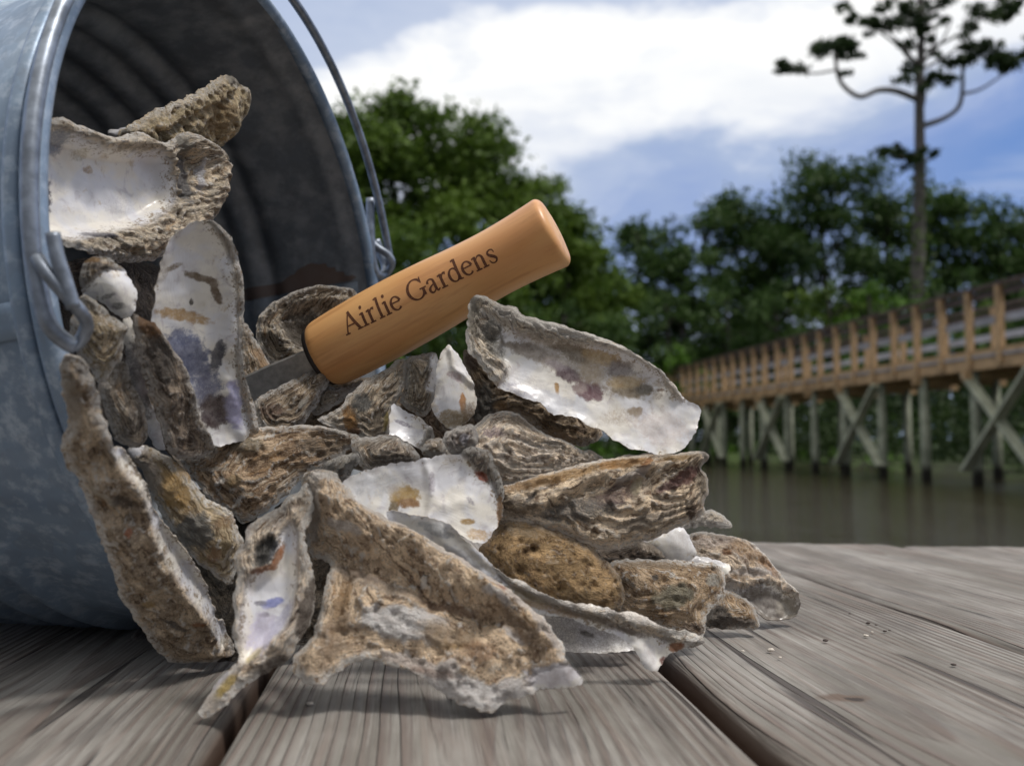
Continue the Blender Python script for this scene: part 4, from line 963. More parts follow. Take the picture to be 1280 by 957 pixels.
    o = mk(name, W, tri+back+side, M_SHELL, None, tuple(C), True, {'nac': nacA, 'ring': ringA, 'chalk': ckA, 'tint': tA, 'ta': taA, 'flake': np.full(len(V), flake), 'grain': np.full(len(V), grain if grain is not None else min(1, .25+.5*max(0, rough-.8)/.3)), 'pale': np.full(len(V), min(1., chalk)), 'ocol': oc, 'dirt': np.concatenate([dirt, dirt*0, np.zeros(3*len(bi))])})
    tag(o, label, cat, grp)
    return o
mmY = lambda v: v/1000.
PURP = (.10, .045, .07); BLU = (.17, .20, .38); ORG_ = (.42, .19, .04); DK = (.05, .04, .035); GRY = (.17, .165, .16); OCH = (.40, .27, .09); WHT = (.74, .71, .70); BRN = (.17, .11, .055)
# ---- inside the bucket
shell('pitted tan stub of shell poking up highest inside the bucket', [(147,167),(165,155),(190,140),(215,127),(230,121),(252,109),(270,97),(282,92),(292,97),(300,104),(311,112),(314,122),(312,135),(305,147),(290,165),(286,172),(275,184),(252,196),(215,200),(190,200),(152,200)],
  .352, 60, 20, umbo=(288,95), bulge=7, thick=7, ridges=[([(190,170),(235,140),(268,122),(300,107)], -3.5, 1.6), ([(190,158),(240,127),(285,103)], 2.5, 4)], ocol=(.42,.34,.21), flake=.3, rough=1.3, pits=3, frill=.05,
  spots=[(262,142,34,16,(.30,.20,.08),.75,-35),(285,100,16,8,(.40,.37,.31),.8)], chalk=.6)
shell('large deep cupped shell with white hollow wedged in the bucket mouth', [(52,150),(71,146),(88,151),(107,161),(125,168),(140,174),(156,168),(170,165),(180,167),(190,174),(200,178),(212,178),(220,169),(226,165),(240,171),(258,178),(275,185),(286,195),(284,215),(282,232),(279,247),(272,260),(257,280),(235,297),(210,315),(190,326),(160,329),(138,327),(115,322),(85,315),(62,302),(50,240)],
  .318, 40, 0, umbo=(282,225), bulge=3, thick=3.5, ocol=(.46,.40,.32), rough=.7, frill=.9, ringn=9, pits=.5,
  regions=[([(60,158),(72,162),(95,170),(122,183),(147,187),(175,190),(192,188),(203,197),(210,220),(212,245),(211,258),(190,274),(165,286),(140,290),(107,297),(85,303),(60,292),(48,240)], 'nacre', -8), ([(209,200),(226,182),(238,192),(246,210),(243,230),(236,246),(225,257),(213,262),(214,240)], 'outer', -6)],
  ridges=[([(90,310),(150,310),(205,297),(245,268),(264,232),(262,200),(240,178)], 5.5, 5.5), ([(206,196),(213,225),(214,262)], 2.5, 1.5), ([(80,160),(120,176),(170,180),(205,186)], 3, 2.5)],
  spots=[(228,222,13,36,(.13,.13,.14),.95,12),(76,178,18,14,(.22,.25,.32),.8),(70,240,13,30,(.04,.03,.045),.95,15),(243,222,4,30,(.66,.66,.70),.9,25),(125,210,8,5,(.40,.26,.12),.7),(110,192,14,8,(.45,.40,.25),.5),(160,255,30,12,(.50,.50,.55),.4),(115,295,24,4,(.10,.10,.13),.9,6),(225,183,10,14,(.33,.31,.27),.9)])
shell('small shell with a white domed inside and orange-tipped dark edge beside the bucket hook', [(101,347),(102,327),(112,322),(132,321),(145,327),(154,337),(162,347),(169,362),(170,380),(166,392),(155,399),(142,392),(130,380),(115,372),(101,367)],
  .272, 10, 0, 'nacre', umbo=(130,322), bulge=4.5, thick=2, regions=[([(98,320),(132,318),(147,324),(156,337),(138,338),(124,342),(112,352),(99,364)], 'outer', .4)], ocol=(.24,.17,.10), spots=[(112,325,14,5,(.42,.22,.05),.9),(148,384,8,5,GRY,.6),(135,372,10,3,GRY,.7,-20),(125,336,14,5,(.12,.10,.09),.8)], rough=.6)
shell('tall upright shell with glossy white inside, blue blotches and a dark disc at its foot', [(262,276),(272,280),(285,292),(295,308),(302,345),(304,372),(302,405),(299,435),(306,475),(315,500),(322,525),(324,542),(300,552),(268,560),(240,545),(215,510),(195,460),(190,400),(196,350),(204,320),(215,295),(240,278)],
  .300, 20, 8, 'nacre', umbo=(262,278), bulge=-5, thick=2.5, regions=[([(258,272),(285,290),(307,345),(308,372),(306,405),(302,440),(330,535),(316,545),(303,500),(296,440),(297,385),(293,345),(285,310),(270,286)], 'outer', 2.5)], ocol=(.38,.31,.24),
  spots=[(238,447,40,26,(.13,.16,.29),.92,48),(262,490,20,22,(.16,.18,.30),.8,40),(256,349,22,5,(.16,.11,.065),.95,14),(275,366,5,18,(.15,.10,.06),.95,-20),(235,397,38,8,(.46,.28,.10),.8,10),(277,447,8,20,(.035,.04,.07),.97,12),(273,517,21,24,(.065,.035,.04),.97),(295,505,10,36,(.46,.46,.72),.85,-8),(222,335,14,4,(.22,.16,.10),.7,-20),(247,380,3,5,DK,.9),(205,340,8,14,(.5,.46,.42),.5),(238,510,14,22,(.74,.73,.68),.8)],
  ridges=[([(290,340),(292,400),(290,440)], 2.2, 2.5), ([(285,478),(296,510),(300,540)], 2.0, 3)])
shell('dark grey-brown shell with an orange top corner, leaning against the tall white shell', [(165,390),(172,394),(180,399),(188,401),(200,417),(215,440),(230,462),(235,482),(241,510),(250,530),(260,548),(268,561),(255,571),(240,575),(220,571),(207,560),(198,522),(185,490),(177,465),(172,440),(168,417)],
  .282, 30, 8, umbo=(172,392), bulge=3, thick=2.5, ocol=(.19,.15,.12), rough=1.1, ridges=[([(186,402),(214,440),(231,470),(242,515),(262,555)], 1.8, 1.6)], spots=[(182,407,18,10,(.30,.14,.04),.85,35),(196,450,18,34,(.07,.055,.045),.7,-30)], chalk=.5)
shell('narrow grey sliver of shell standing behind the two dark ones', [(152,400),(166,395),(172,440),(185,490),(199,520),(208,562),(190,558),(178,520),(165,480),(157,450)], .300, 20, 8, 'nacre', bulge=2, thick=1.5, ocol=(.3,.28,.26), spots=[(178,470,30,60,(.16,.15,.16),.8),(178,478,8,18,(.40,.36,.38),.8)])
shell('dark mottled shell upright between the long left shell and the grey sliver', [(122,478),(135,475),(148,448),(155,450),(160,470),(168,487),(178,507),(183,530),(185,548),(178,557),(160,560),(145,552),(137,535),(130,510)], .272, 20, 8, umbo=(150,450), bulge=3, thick=2.5, ocol=(.20,.17,.14), rough=1., chalk=.5, ridges=[([(152,450),(168,490),(182,535)], 1.2, 1.2)])
shell('tan crumbly shell hanging just under the bucket hook', [(101,368),(117,375),(127,382),(142,397),(159,410),(155,427),(154,447),(142,455),(140,472),(132,479),(120,479),(115,462),(106,455),(95,440),(88,420),(90,390)], .262, 15, 5, umbo=(101,370), bulge=3, thick=2, ocol=(.34,.27,.17), rough=1., ridges=[([(103,370),(130,386),(157,409)], 1.4, 1.4)])
shell('curled dark shell with a pale wavy rim behind the knife blade', [(320,412),(322,397),(335,382),(352,375),(367,365),(390,360),(412,358),(435,361),(450,370),(450,400),(425,440),(400,455),(345,458),(330,450),(322,430)], .395, 10, -10, umbo=(435,362), bulge=3, thick=2.5, ocol=(.22,.19,.15), rough=1.2, frill=.8,
  regions=[([(345,395),(372,380),(410,375),(438,384),(425,420),(390,440),(362,430),(350,412)], 'outer', -9)], spots=[(390,410,40,24,(.06,.045,.03),.9)], ridges=[([(326,400),(352,378),(390,363),(440,366)], 2.5, 2), ([(340,420),(362,440),(395,452)], 3, 2.5)], chalk=.9)
shell('cream and rust streaked shell standing at the knife tip', [(300,398),(312,408),(322,427),(332,447),(341,460),(337,478),(318,505),(310,520),(304,490),(298,440)], .372, 20, 0, umbo=(303,400), bulge=3, thick=2, ocol=(.42,.32,.22), spots=[(325,450,8,18,(.50,.30,.14),.7,-25)])
# ---- left flank
shell('long rough brown curved shell standing at the far left with a thin white inner strip', [(75,460),(79,447),(87,442),(97,445),(105,450),(114,462),(120,485),(127,510),(135,535),(140,551),(155,560),(166,580),(180,598),(188,622),(195,640),(208,658),(230,685),(245,707),(257,730),(267,760),(272,777),(281,779),(283,790),(297,818),(287,828),(250,827),(220,829),(202,820),(189,803),(175,783),(160,760),(150,743),(142,715),(132,692),(122,660),(110,627),(97,597),(82,582),(76,565),(79,545),(85,520),(77,485)],
  .268, 13, 16, umbo=(90,444), bulge=5, thick=3, ocol=(.42,.33,.24), flake=.6, rough=1.35, pits=.5, frill=.4,
  regions=[([(141,551),(155,558),(168,580),(182,598),(190,622),(197,640),(210,658),(232,685),(247,707),(259,730),(270,760),(274,775),(285,777),(288,792),(276,810),(270,792),(262,765),(240,742),(217,712),(200,682),(190,655),(184,625),(174,600),(158,585),(142,566)], 'nacre', -5)],
  ridges=[([(128,520),(146,572),(172,600),(188,655),(215,712),(245,750),(270,800)], 2.2, 2.4), ([(107,588),(122,600),(140,622)], 1.8, 1.5), ([(112,632),(124,640),(137,648)], 2, 1.5), ([(200,790),(240,800),(285,815)], 2, 1.5), ([(195,770),(235,785),(270,795)], 1.6, 1.4)],
  spots=[(92,500,8,30,(.55,.47,.38),.75,-12),(128,612,24,5,(.62,.55,.44),.75,35),(245,765,10,7,(.42,.18,.06),.8),(185,748,8,7,(.50,.33,.12),.7),(158,655,5,5,(.45,.16,.07),.8),(152,620,16,10,(.10,.07,.05),.7,30),(215,770,22,5,DK,.7,25)])
shell('yellow and orange stained shell leaning right of the long left shell', [(157,560),(167,556),(185,556),(205,565),(220,576),(235,592),(247,610),(265,627),(280,632),(290,642),(295,655),(306,677),(298,698),(294,715),(290,732),(275,724),(255,710),(235,692),(222,675),(210,655),(195,630),(185,607),(177,587),(165,575)],
  .298, 10, 3, umbo=(165,560), bulge=6, thick=2.5, ocol=(.46,.36,.22), rough=.9, frill=.5, regions=[([(154,562),(167,552),(182,556),(178,568),(166,574)], 'nacre', 0)],
  spots=[(215,610,34,16,(.52,.31,.08),.75,50),(243,662,22,24,(.17,.165,.15),.9),(188,590,12,26,(.58,.50,.42),.8,-20),(281,650,14,8,(.40,.24,.10),.6),(268,690,8,12,(.45,.24,.12),.6),(228,585,20,6,(.55,.34,.12),.7,45),(250,705,12,4,(.7,.7,.7),.6,35)])
shell('long brown shell lying across the middle with round oyster scars', [(240,597),(230,582),(222,574),(240,572),(255,572),(272,555),(297,541),(322,534),(355,533),(390,530),(420,536),(440,541),(462,550),(457,560),(440,562),(425,572),(410,579),(392,590),(377,597),(352,625),(330,640),(305,656),(292,644),(265,627),(250,610)],
  .325, 5, -6, umbo=(460,552), bulge=6, thick=3, ocol=(.36,.24,.145), rough=1.0, frill=.5, pits=.4, ridges=[([(262,566),(300,545),(350,536),(400,537),(440,546)], 1.8, 1.6), ([(225,575),(245,578),(258,575)], 2, 1.5)],
  spots=[(312,560,20,10,(.37,.29,.18),.7,0,.9),(295,604,11,8,(.38,.26,.12),.7,0,.8),(265,588,20,3,(.55,.47,.38),.7),(400,560,30,14,(.20,.15,.10),.6)])
shell('short grey-tan shell continuing the brown one behind the white pieces', [(437,546),(460,546),(485,543),(500,546),(515,557),(529,572),(515,582),(480,590),(460,592),(448,580),(440,562)], .322, 5, -6, umbo=(500,547), bulge=4, thick=2.5, ocol=(.36,.30,.25), rough=.8, spots=[(490,577,30,8,(.15,.12,.10),.6)])
shell('thin grey flake standing between the brown shell and the white one', [(378,602),(395,587),(415,574),(440,565),(451,568),(448,580),(430,604),(410,606)], .308, 0, 0, umbo=(445,566), bulge=2, thick=1.5, ocol=(.26,.25,.23), rough=.4, spots=[(405,592,26,10,(.10,.095,.09),.85,-25)], ridges=[([(412,603),(430,584),(445,568)], 1.8, 1.2)])
# ---- top of the heap below the knife
shell('brown ridged shell directly under the knife blade', [(316,504),(322,496),(350,482),(385,464),(402,459),(411,466),(411,478),(401,497),(386,520),(372,538),(335,545),(320,528)], .350, 10, -4, umbo=(403,462), bulge=3.5, thick=2.5, ocol=(.27,.20,.14), rough=1., ridges=[([(405,465),(395,490),(375,520),(362,535)], 2.6, 2.2)], spots=[(378,505,4,11,(.6,.56,.5),.8,35),(340,515,18,10,(.22,.13,.09),.6)])
shell('flat grey-brown shell wedged under the end of the knife handle', [(398,492),(405,480),(417,484),(432,484),(452,474),(458,479),(441,494),(418,508),(395,520),(386,514)], .360, 5, -3, umbo=(452,476), bulge=2.5, thick=2, ocol=(.36,.31,.25), rough=.8)
shell('grey and tan folded shell with a yellow streak below the handle', [(505,447),(509,457),(506,480),(500,497),(490,512),(486,530),(486,545),(462,552),(450,548),(440,542),(427,536),(400,530),(395,522),(410,517),(428,508),(432,497),(450,480),(465,470),(485,460),(497,450)],
  .342, 8, -3, umbo=(500,450), bulge=4, thick=2.2, ocol=(.46,.39,.31), rough=1.0, frill=.7, ridges=[([(504,452),(502,480),(488,505),(478,540)], 2.5, 2), ([(470,470),(462,500),(462,540)], -2, 3)], spots=[(437,527,8,20,(.50,.25,.06),.85,-12),(452,505,14,12,(.12,.12,.115),.85),(481,528,3,14,(.50,.38,.06),.8,10),(443,540,8,5,(.20,.09,.03),.9),(472,530,8,16,(.46,.37,.27),.6)])
shell('brown finely lined shell with a white chip on its right edge', [(507,448),(517,443),(537,440),(546,443),(549,465),(546,492),(538,512),(532,523),(518,517),(503,507),(498,500),(506,480)], .348, 5, -2, umbo=(520,442), bulge=4, thick=2, ocol=(.40,.34,.27), rough=.7, frill=.9, ringn=12,
  regions=[([(537,441),(549,442),(550,480),(543,493),(531,491),(529,482),(536,474)], 'nacre', .4)])
shell('translucent pinkish pointed shell with an orange streak standing upright', [(561,428),(565,437),(572,442),(580,457),(590,475),(595,495),(594,515),(587,526),(570,538),(557,535),(550,525),(540,510),(542,500),(544,480),(547,450),(555,437)], .332, 3, -3, umbo=(562,430), bulge=3.5, thick=1.8, kind='nacre', ocol=(.5,.42,.32), ridges=[([(562,436),(566,455),(578,470),(592,482)], 1.5, 1.2)],
  spots=[(578,503,4,12,(.50,.22,.05),.85),(565,524,22,12,(.30,.22,.11),.75),(568,472,14,5,(.42,.31,.34),.6,30),(563,450,6,14,(.74,.71,.66),.7),(588,515,10,14,(.25,.17,.09),.6)])
shell('small blue-white shell fragment lying under the lined shell', [(491,505),(500,509),(517,519),(532,526),(541,537),(543,547),(532,564),(520,558),(505,550),(486,545),(486,527),(488,515)], .336, 3, -10, 'nacre', umbo=(492,508), bulge=-2.5, thick=1.5, ocol=(.4,.36,.32), spots=[(505,528,14,3,(.25,.24,.30),.7,20),(515,540,16,8,(.68,.69,.78),.6)], regions=[([(534,533),(546,535),(546,550),(532,568),(518,561),(530,550)], 'outer', 0)])
shell('crumpled white and lilac flake in front of the layered shell', [(555,540),(565,535),(578,533),(591,530),(598,540),(597,556),(582,568),(562,568),(553,554)], .308, 3, -3, umbo=(590,532), bulge=2.5, thick=1.5, ocol=(.60,.55,.54), rough=1.2, frill=1.2, ringn=10, spots=[(580,550,7,8,(.70,.70,.80),.7)])
shell('little tan shell chip between the blue-white fragment and the crumpled flake', [(530,552),(540,547),(552,546),(560,562),(548,571),(530,569),(526,560)], .316, 3, -3, umbo=(540,548), bulge=2, thick=1.5, ocol=(.42,.34,.26), rough=.7)
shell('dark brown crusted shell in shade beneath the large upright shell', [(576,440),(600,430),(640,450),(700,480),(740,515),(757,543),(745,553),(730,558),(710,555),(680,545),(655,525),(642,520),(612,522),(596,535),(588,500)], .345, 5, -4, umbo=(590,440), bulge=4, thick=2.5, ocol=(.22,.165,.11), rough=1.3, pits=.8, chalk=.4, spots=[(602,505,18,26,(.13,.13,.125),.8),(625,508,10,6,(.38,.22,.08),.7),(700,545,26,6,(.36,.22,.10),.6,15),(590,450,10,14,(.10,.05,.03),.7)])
shell('large upright shell facing us with purple scars, at the upper right of the heap', [(586,376),(592,370),(607,371),(617,380),(627,386),(636,384),(646,385),(648,395),(651,397),(667,401),(687,406),(700,407),(715,414),(735,419),(752,427),(762,428),(772,432),(787,442),(805,452),(825,464),(840,477),(850,492),(860,501),(872,505),(878,512),(876,522),(871,537),(862,552),(855,562),(847,565),(830,569),(815,567),(795,562),(777,556),(762,546),(752,537),(737,532),(720,522),(705,517),(697,518),(690,520),(682,510),(667,502),(652,497),(630,489),(620,483),(610,470),(597,452),(585,442),(582,422),(584,397)],
  .321, 5, -5, 'nacre', umbo=(596,376), bulge=-2, thick=2.6, ocol=(.62,.57,.50), rough=1.0, frill=.6, ringn=8,
  regions=[([(580,366),(612,366),(650,382),(700,402),(760,422),(800,444),(835,468),(856,500),(845,494),(827,470),(795,449),(770,438),(740,432),(710,427),(680,427),(662,420),(640,412),(618,400),(604,388),(592,384)], 'outer', 3.0), ([(578,378),(596,384),(612,398),(628,408),(620,425),(618,440),(630,452),(634,462),(628,474),(618,482),(596,455),(578,445)], 'outer', 1.5)],
  ridges=[([(604,388),(640,411),(690,426),(760,436),(826,469)], 1.6, 1.4), ([(600,380),(620,393),(650,402),(700,412),(760,432),(820,462)], 1.5, 3), ([(612,405),(624,425),(618,445),(632,458),(622,476)], 2.2, 1.6), ([(626,470),(650,492),(690,510)], 1.2, 3)],
  spots=[(735,458,105,24,(.42,.36,.29),.62,22),(650,470,40,12,(.60,.58,.60),.4,20),(700,413,60,7,(.86,.83,.77),.95,12),(800,448,40,7,(.84,.80,.74),.85,32),(640,395,30,9,(.80,.76,.70),.85,20),(618,425,14,28,(.15,.145,.13),.75,-15),(592,400,8,24,(.50,.45,.36),.7),(668,440,34,9,(.33,.28,.24),.75,14),(655,432,22,6,(.14,.10,.06),.7,10),(715,436,30,5,(.13,.09,.05),.85,10),(726,445,22,8,(.16,.12,.07),.7,15),(756,448,30,9,(.48,.33,.14),.8,20),(776,460,18,10,(.24,.21,.21),.9,10),(711,466,16,9,(.085,.04,.055),.97,15),(696,455,14,6,(.28,.24,.27),.7,20),(738,488,20,12,(.15,.06,.08),.93,18),(727,484,9,6,(.45,.36,.34),.8),(697,483,3,8,(.45,.24,.05),.9),(790,487,26,7,(.20,.15,.08),.85,5),(806,485,10,7,(.09,.075,.05),.9),(782,476,22,8,(.46,.33,.15),.7),(797,513,9,6,(.28,.20,.11),.8),(778,520,30,12,(.52,.44,.36),.45),(740,462,14,16,(.50,.40,.28),.6),(675,496,12,8,(.78,.78,.80),.8),(650,488,24,8,(.42,.42,.52),.55,20),(830,535,36,24,(.74,.68,.67),.6),(700,500,40,8,(.70,.72,.78),.6,20),(827,487,6,2,(.2,.14,.1),.8),(845,473,14,18,(.62,.56,.50),.6)])
shell('cream and pink shell with many wavy layers, under the big upright shell', [(556,566),(566,552),(580,543),(595,530),(612,516),(645,514),(665,531),(687,545),(707,552),(722,560),(740,565),(758,573),(745,584),(690,600),(640,612),(610,606),(580,585)], .319, 5, -9, umbo=(752,575), bulge=5, thick=2.2, ocol=(.76,.67,.58), rough=.7, frill=1.1, ringn=12, chalk=.8,
  spots=[(615,545,14,8,(.34,.24,.28),.6,0),(650,530,22,8,(.58,.46,.34),.6),(660,560,26,4,(.30,.28,.27),.6,20),(620,590,34,6,(.60,.54,.46),.7,-10),(690,560,16,6,(.25,.24,.23),.5,20)], ridges=[([(590,575),(620,560),(660,568),(700,575)], 1.8, 2), ([(600,555),(630,542),(670,552),(710,562)], 1.6, 2.5)])
shell('big orange-streaked shell with a red-brown broken end, pointing right', [(605,640),(600,620),(632,607),(662,597),(700,587),(730,580),(760,574),(790,569),(825,567),(857,568),(875,566),(883,571),(880,578),(874,586),(880,590),(885,602),(886,617),(880,627),(881,640),(870,650),(852,656),(840,662),(820,672),(795,680),(770,685),(750,688),(735,682),(707,668),(675,658),(650,654),(630,650)],
  .317, 4, -7, umbo=(882,572), bulge=7, thick=4, ocol=(.68,.56,.43), rough=.9, frill=1.3, ringn=9, chalk=.7,
  ridges=[([(600,612),(660,600),(720,590),(790,576),(860,570)], 2, 4), ([(640,632),(688,627),(712,612),(745,601),(780,600),(800,588),(850,582),(878,572)], 3.2, 2.6), ([(690,640),(715,622),(760,612),(800,606)], -2.4, 3), ([(795,605),(792,620),(800,640)], 1.8, 2), ([(740,680),(780,660),(830,650)], 2, 4)],
  spots=[(700,598,60,7,(.50,.29,.10),.75,-12),(770,583,34,7,(.50,.26,.07),.8,-6),(795,592,26,4,(.42,.18,.04),.85,-50),(840,577,24,5,(.56,.36,.15),.7,-5),(640,612,34,6,(.46,.28,.13),.6,-14),(850,600,24,9,(.16,.055,.04),.92,-28),(828,612,20,6,(.14,.055,.05),.8,-25),(720,640,52,14,(.15,.14,.135),.72,-4),(770,620,30,12,(.20,.12,.11),.6,-15),(860,640,8,9,(.12,.065,.03),.9),(872,606,9,14,(.26,.21,.15),.7),(790,612,6,12,(.58,.50,.34),.8,20),(640,635,28,14,(.18,.14,.10),.6),(800,655,44,9,(.40,.34,.28),.6,-15),(785,598,22,5,(.66,.60,.56),.75,-18),(875,572,9,5,(.66,.60,.54),.9),(660,625,10,3,DK,.8,-40)])
# ---- front centre
shell('smooth white shell with an ochre stain and dark chipped corner, mid heap', [(426,606),(432,598),(452,588),(480,581),(505,578),(530,574),(545,570),(560,568),(575,567),(582,561),(592,558),(605,560),(615,567),(620,585),(627,597),(631,615),(628,640),(621,662),(612,672),(605,680),(587,676),(575,668),(555,655),(540,652),(520,650),(490,660),(450,645),(440,622)],
  .300, 4, -5, 'nacre', umbo=(602,562), bulge=-2.5, thick=2.0, ocol=(.18,.16,.15), rough=1.2,
  regions=[([(574,560),(592,552),(612,560),(632,590),(636,640),(627,662),(625,630),(618,605),(606,596),(596,590),(590,578),(580,568)], 'outer', 1.5)],
  ridges=[([(531,576),(538,600),(540,620),(536,650)], 1.3, 1.4), ([(540,620),(560,632),(585,625)], .8, 2.5)],
  spots=[(506,618,20,13,(.46,.29,.07),.88,10),(512,628,14,6,(.28,.13,.03),.85),(492,636,6,10,(.16,.11,.04),.9),(603,594,10,5,(.36,.07,.02),.95,40),(585,651,10,4,(.42,.27,.09),.85),(540,602,5,14,(.35,.32,.38),.6),(625,640,4,26,(.42,.22,.08),.8),(597,668,16,8,(.52,.36,.20),.7),(470,605,30,16,(.60,.62,.66),.6),(588,625,7,3,(.40,.38,.42),.7,45)])
shell('round brown speckled shell in the middle right, partly under the long white-edged one', [(600,690),(602,682),(610,670),(620,655),(630,649),(655,651),(682,659),(712,670),(740,685),(762,702),(775,722),(783,738),(779,752),(773,766),(740,774),(690,768),(650,748),(620,725)], .309, 3, -6, umbo=(775,730), bulge=7, thick=2.5, ocol=(.31,.205,.10), flake=.25, grain=1., rough=.55, frill=.15, pits=.6, chalk=.25, spots=[(650,665,26,8,(.30,.23,.14),.5,10),(720,745,34,14,(.30,.20,.08),.4)])
shell('brown shell with a raised oval scar on its right side, resting on the deck', [(762,701),(782,699),(807,698),(832,699),(870,701),(900,706),(906,717),(906,737),(900,750),(888,760),(881,772),(882,797),(868,797),(853,792),(820,784),(785,778),(762,752),(755,715)], .342, 3, -10, umbo=(770,702), bulge=5, thick=3, ocol=(.38,.26,.155), flake=.5, rough=1.2, frill=.4, pits=.5,
  spots=[(838,748,26,15,(.25,.225,.15),.85,-12,1.0),(890,726,12,9,(.40,.38,.33),.7,-20),(815,724,5,4,DK,.8),(810,707,40,5,(.42,.31,.20),.7),(865,785,16,8,(.12,.07,.04),.8)], ridges=[([(812,752),(815,765),(835,770),(860,758),(868,740),(852,730),(825,735),(812,748)], 1.6, 1.5)])
shell('long flat white-edged shell sloping down right to a blunt white tip on the deck', [(480,640),(492,638),(515,642),(540,647),(565,655),(580,672),(600,690),(620,708),(635,718),(652,727),(670,736),(686,743),(700,749),(716,751),(740,753),(757,758),(770,763),(795,766),(807,772),(832,784),(850,787),(862,790),(875,793),(884,800),(870,807),(850,811),(837,818),(828,827),(822,836),(814,836),(804,832),(797,818),(787,803),(764,790),(727,778),(700,770),(662,766),(636,758),(600,740),(560,712),(520,685),(490,665)],
  .294, 2, 2, 'nacre', umbo=(492,640), bulge=-1.2, thick=2.2, ocol=(.52,.46,.40), rough=.9, frill=.5,
  regions=[([(612,700),(650,724),(716,748),(770,760),(835,782),(890,798),(850,815),(842,808),(810,790),(770,786),(725,770),(690,758),(652,742),(628,722)], 'outer', 1.8)],
  ridges=[([(548,665),(570,688),(600,712),(640,738)], 1.8, 2.5), ([(565,655),(600,692),(650,728),(716,752),(800,772)], 1.8, 2), ([(790,790),(803,815),(815,832)], 2, 2.5)],
  spots=[(690,747,50,6,(.82,.77,.72),.9,14),(800,772,44,6,(.82,.77,.72),.9,16),(600,700,30,5,(.70,.66,.58),.7,38),(575,695,34,7,(.66,.67,.70),.7,38),(545,662,24,8,(.42,.44,.46),.7,20),(655,745,30,8,(.50,.42,.26),.65,25),(640,752,14,7,(.44,.35,.18),.6,20),(690,762,44,5,(.42,.30,.20),.7,14),(845,808,10,6,(.40,.16,.06),.9,-20),(830,826,6,5,(.22,.09,.07),.85),(740,770,44,5,(.36,.31,.26),.7,18),(790,790,30,4,(.24,.20,.18),.7,20),(812,818,9,16,(.74,.73,.74),.8,-15)])
shell('shadowed grey inside of a shell lying on the deck beneath the white-edged one', [(600,742),(640,738),(700,755),(760,772),(795,795),(798,806),(795,813),(740,817),(695,812),(660,800)], .322, 3, -12, 'nacre', umbo=(650,745), bulge=-3, thick=2, ocol=(.3,.26,.22), spots=[(730,790,70,30,(.30,.28,.28),.6),(735,790,10,3,DK,.8,20)])
shell('broad rough brown and white shell with a thick rolled ridge, front centre on the deck', [(378,640),(380,600),(395,595),(410,590),(420,596),(427,610),(442,620),(450,637),(465,643),(480,650),(505,665),(530,680),(548,692),(568,702),(592,718),(605,726),(620,735),(650,757),(670,775),(687,792),(700,807),(702,820),(701,832),(712,837),(723,845),(729,856),(720,862),(700,862),(680,860),(662,868),(635,874),(628,882),(620,886),(607,890),(595,888),(575,880),(545,862),(525,846),(505,838),(487,834),(465,824),(450,824),(435,830),(412,845),(395,857),(383,855),(374,845),(362,838),(372,815),(390,798),(400,768),(408,740),(413,708),(405,697),(383,690)],
  .278, 2, -13, umbo=(398,597), bulge=5, thick=3.2, ocol=(.58,.44,.31), flake=.8, rough=1.45, frill=.7, ringn=6, pits=.5, rag=.8,
  regions=[([(652,862),(668,848),(690,838),(712,836),(735,850),(725,870),(690,868)], 'nacre', .3)],
  ridges=[([(398,612),(412,636),(440,655),(500,683),(560,716),(615,750),(665,792),(697,826)], 9.0, 6.5), ([(392,692),(440,706),(490,724),(540,750),(590,768),(640,794),(672,822)], -4.0, 3.6), ([(405,645),(425,674),(455,684),(478,676)], 2.2, 1.8), ([(540,742),(580,752),(602,765),(620,762)], 2.2, 2.2), ([(418,702),(412,750),(402,800),(388,845)], 2.4, 3), ([(425,598),(436,622),(446,640)], 2, 2.5), ([(428,770),(415,810),(400,842)], -1.5, 3), ([(560,836),(572,828),(578,842)], 2.4, 1.8), ([(450,822),(500,832),(560,866),(600,884)], 1.5, 2.5)],
  spots=[(508,785,56,19,(.86,.84,.83),1.,10),(570,800,20,8,WHT,.7,20),(585,866,54,15,(.86,.84,.83),1.,18),(545,850,24,9,WHT,.85,30),(620,760,22,5,WHT,.7,25),(640,800,16,5,WHT,.7,40),(640,860,20,12,WHT,.9,-10),(515,830,44,8,(.66,.58,.53),.85,16),(690,848,34,11,(.74,.72,.77),.95,0),(430,755,10,50,(.42,.26,.12),.8,8),(418,800,14,30,(.50,.36,.24),.65,20),(395,640,12,40,(.62,.56,.50),.7),(560,800,34,14,(.44,.27,.10),.7,15),(600,820,24,12,(.36,.20,.10),.65),(480,738,60,10,(.40,.32,.25),.6,20),(562,765,44,7,(.26,.15,.08),.8,12),(650,795,30,9,(.28,.18,.10),.8,45),(470,650,50,6,(.76,.70,.64),.9,25),(540,692,40,6,(.74,.68,.62),.85,32),(610,736,60,7,(.74,.66,.60),.9,36),(680,798,28,7,(.70,.62,.56),.9,50),(405,610,16,14,(.74,.70,.66),.8),(625,748,6,4,(.45,.14,.05),.8),(560,838,16,10,(.66,.62,.60),.85),(545,845,30,5,(.22,.12,.08),.6,15),(432,672,26,6,(.68,.60,.54),.8,25),(505,672,10,5,(.22,.16,.13),.7),(450,720,34,7,(.16,.11,.08),.5,18)])
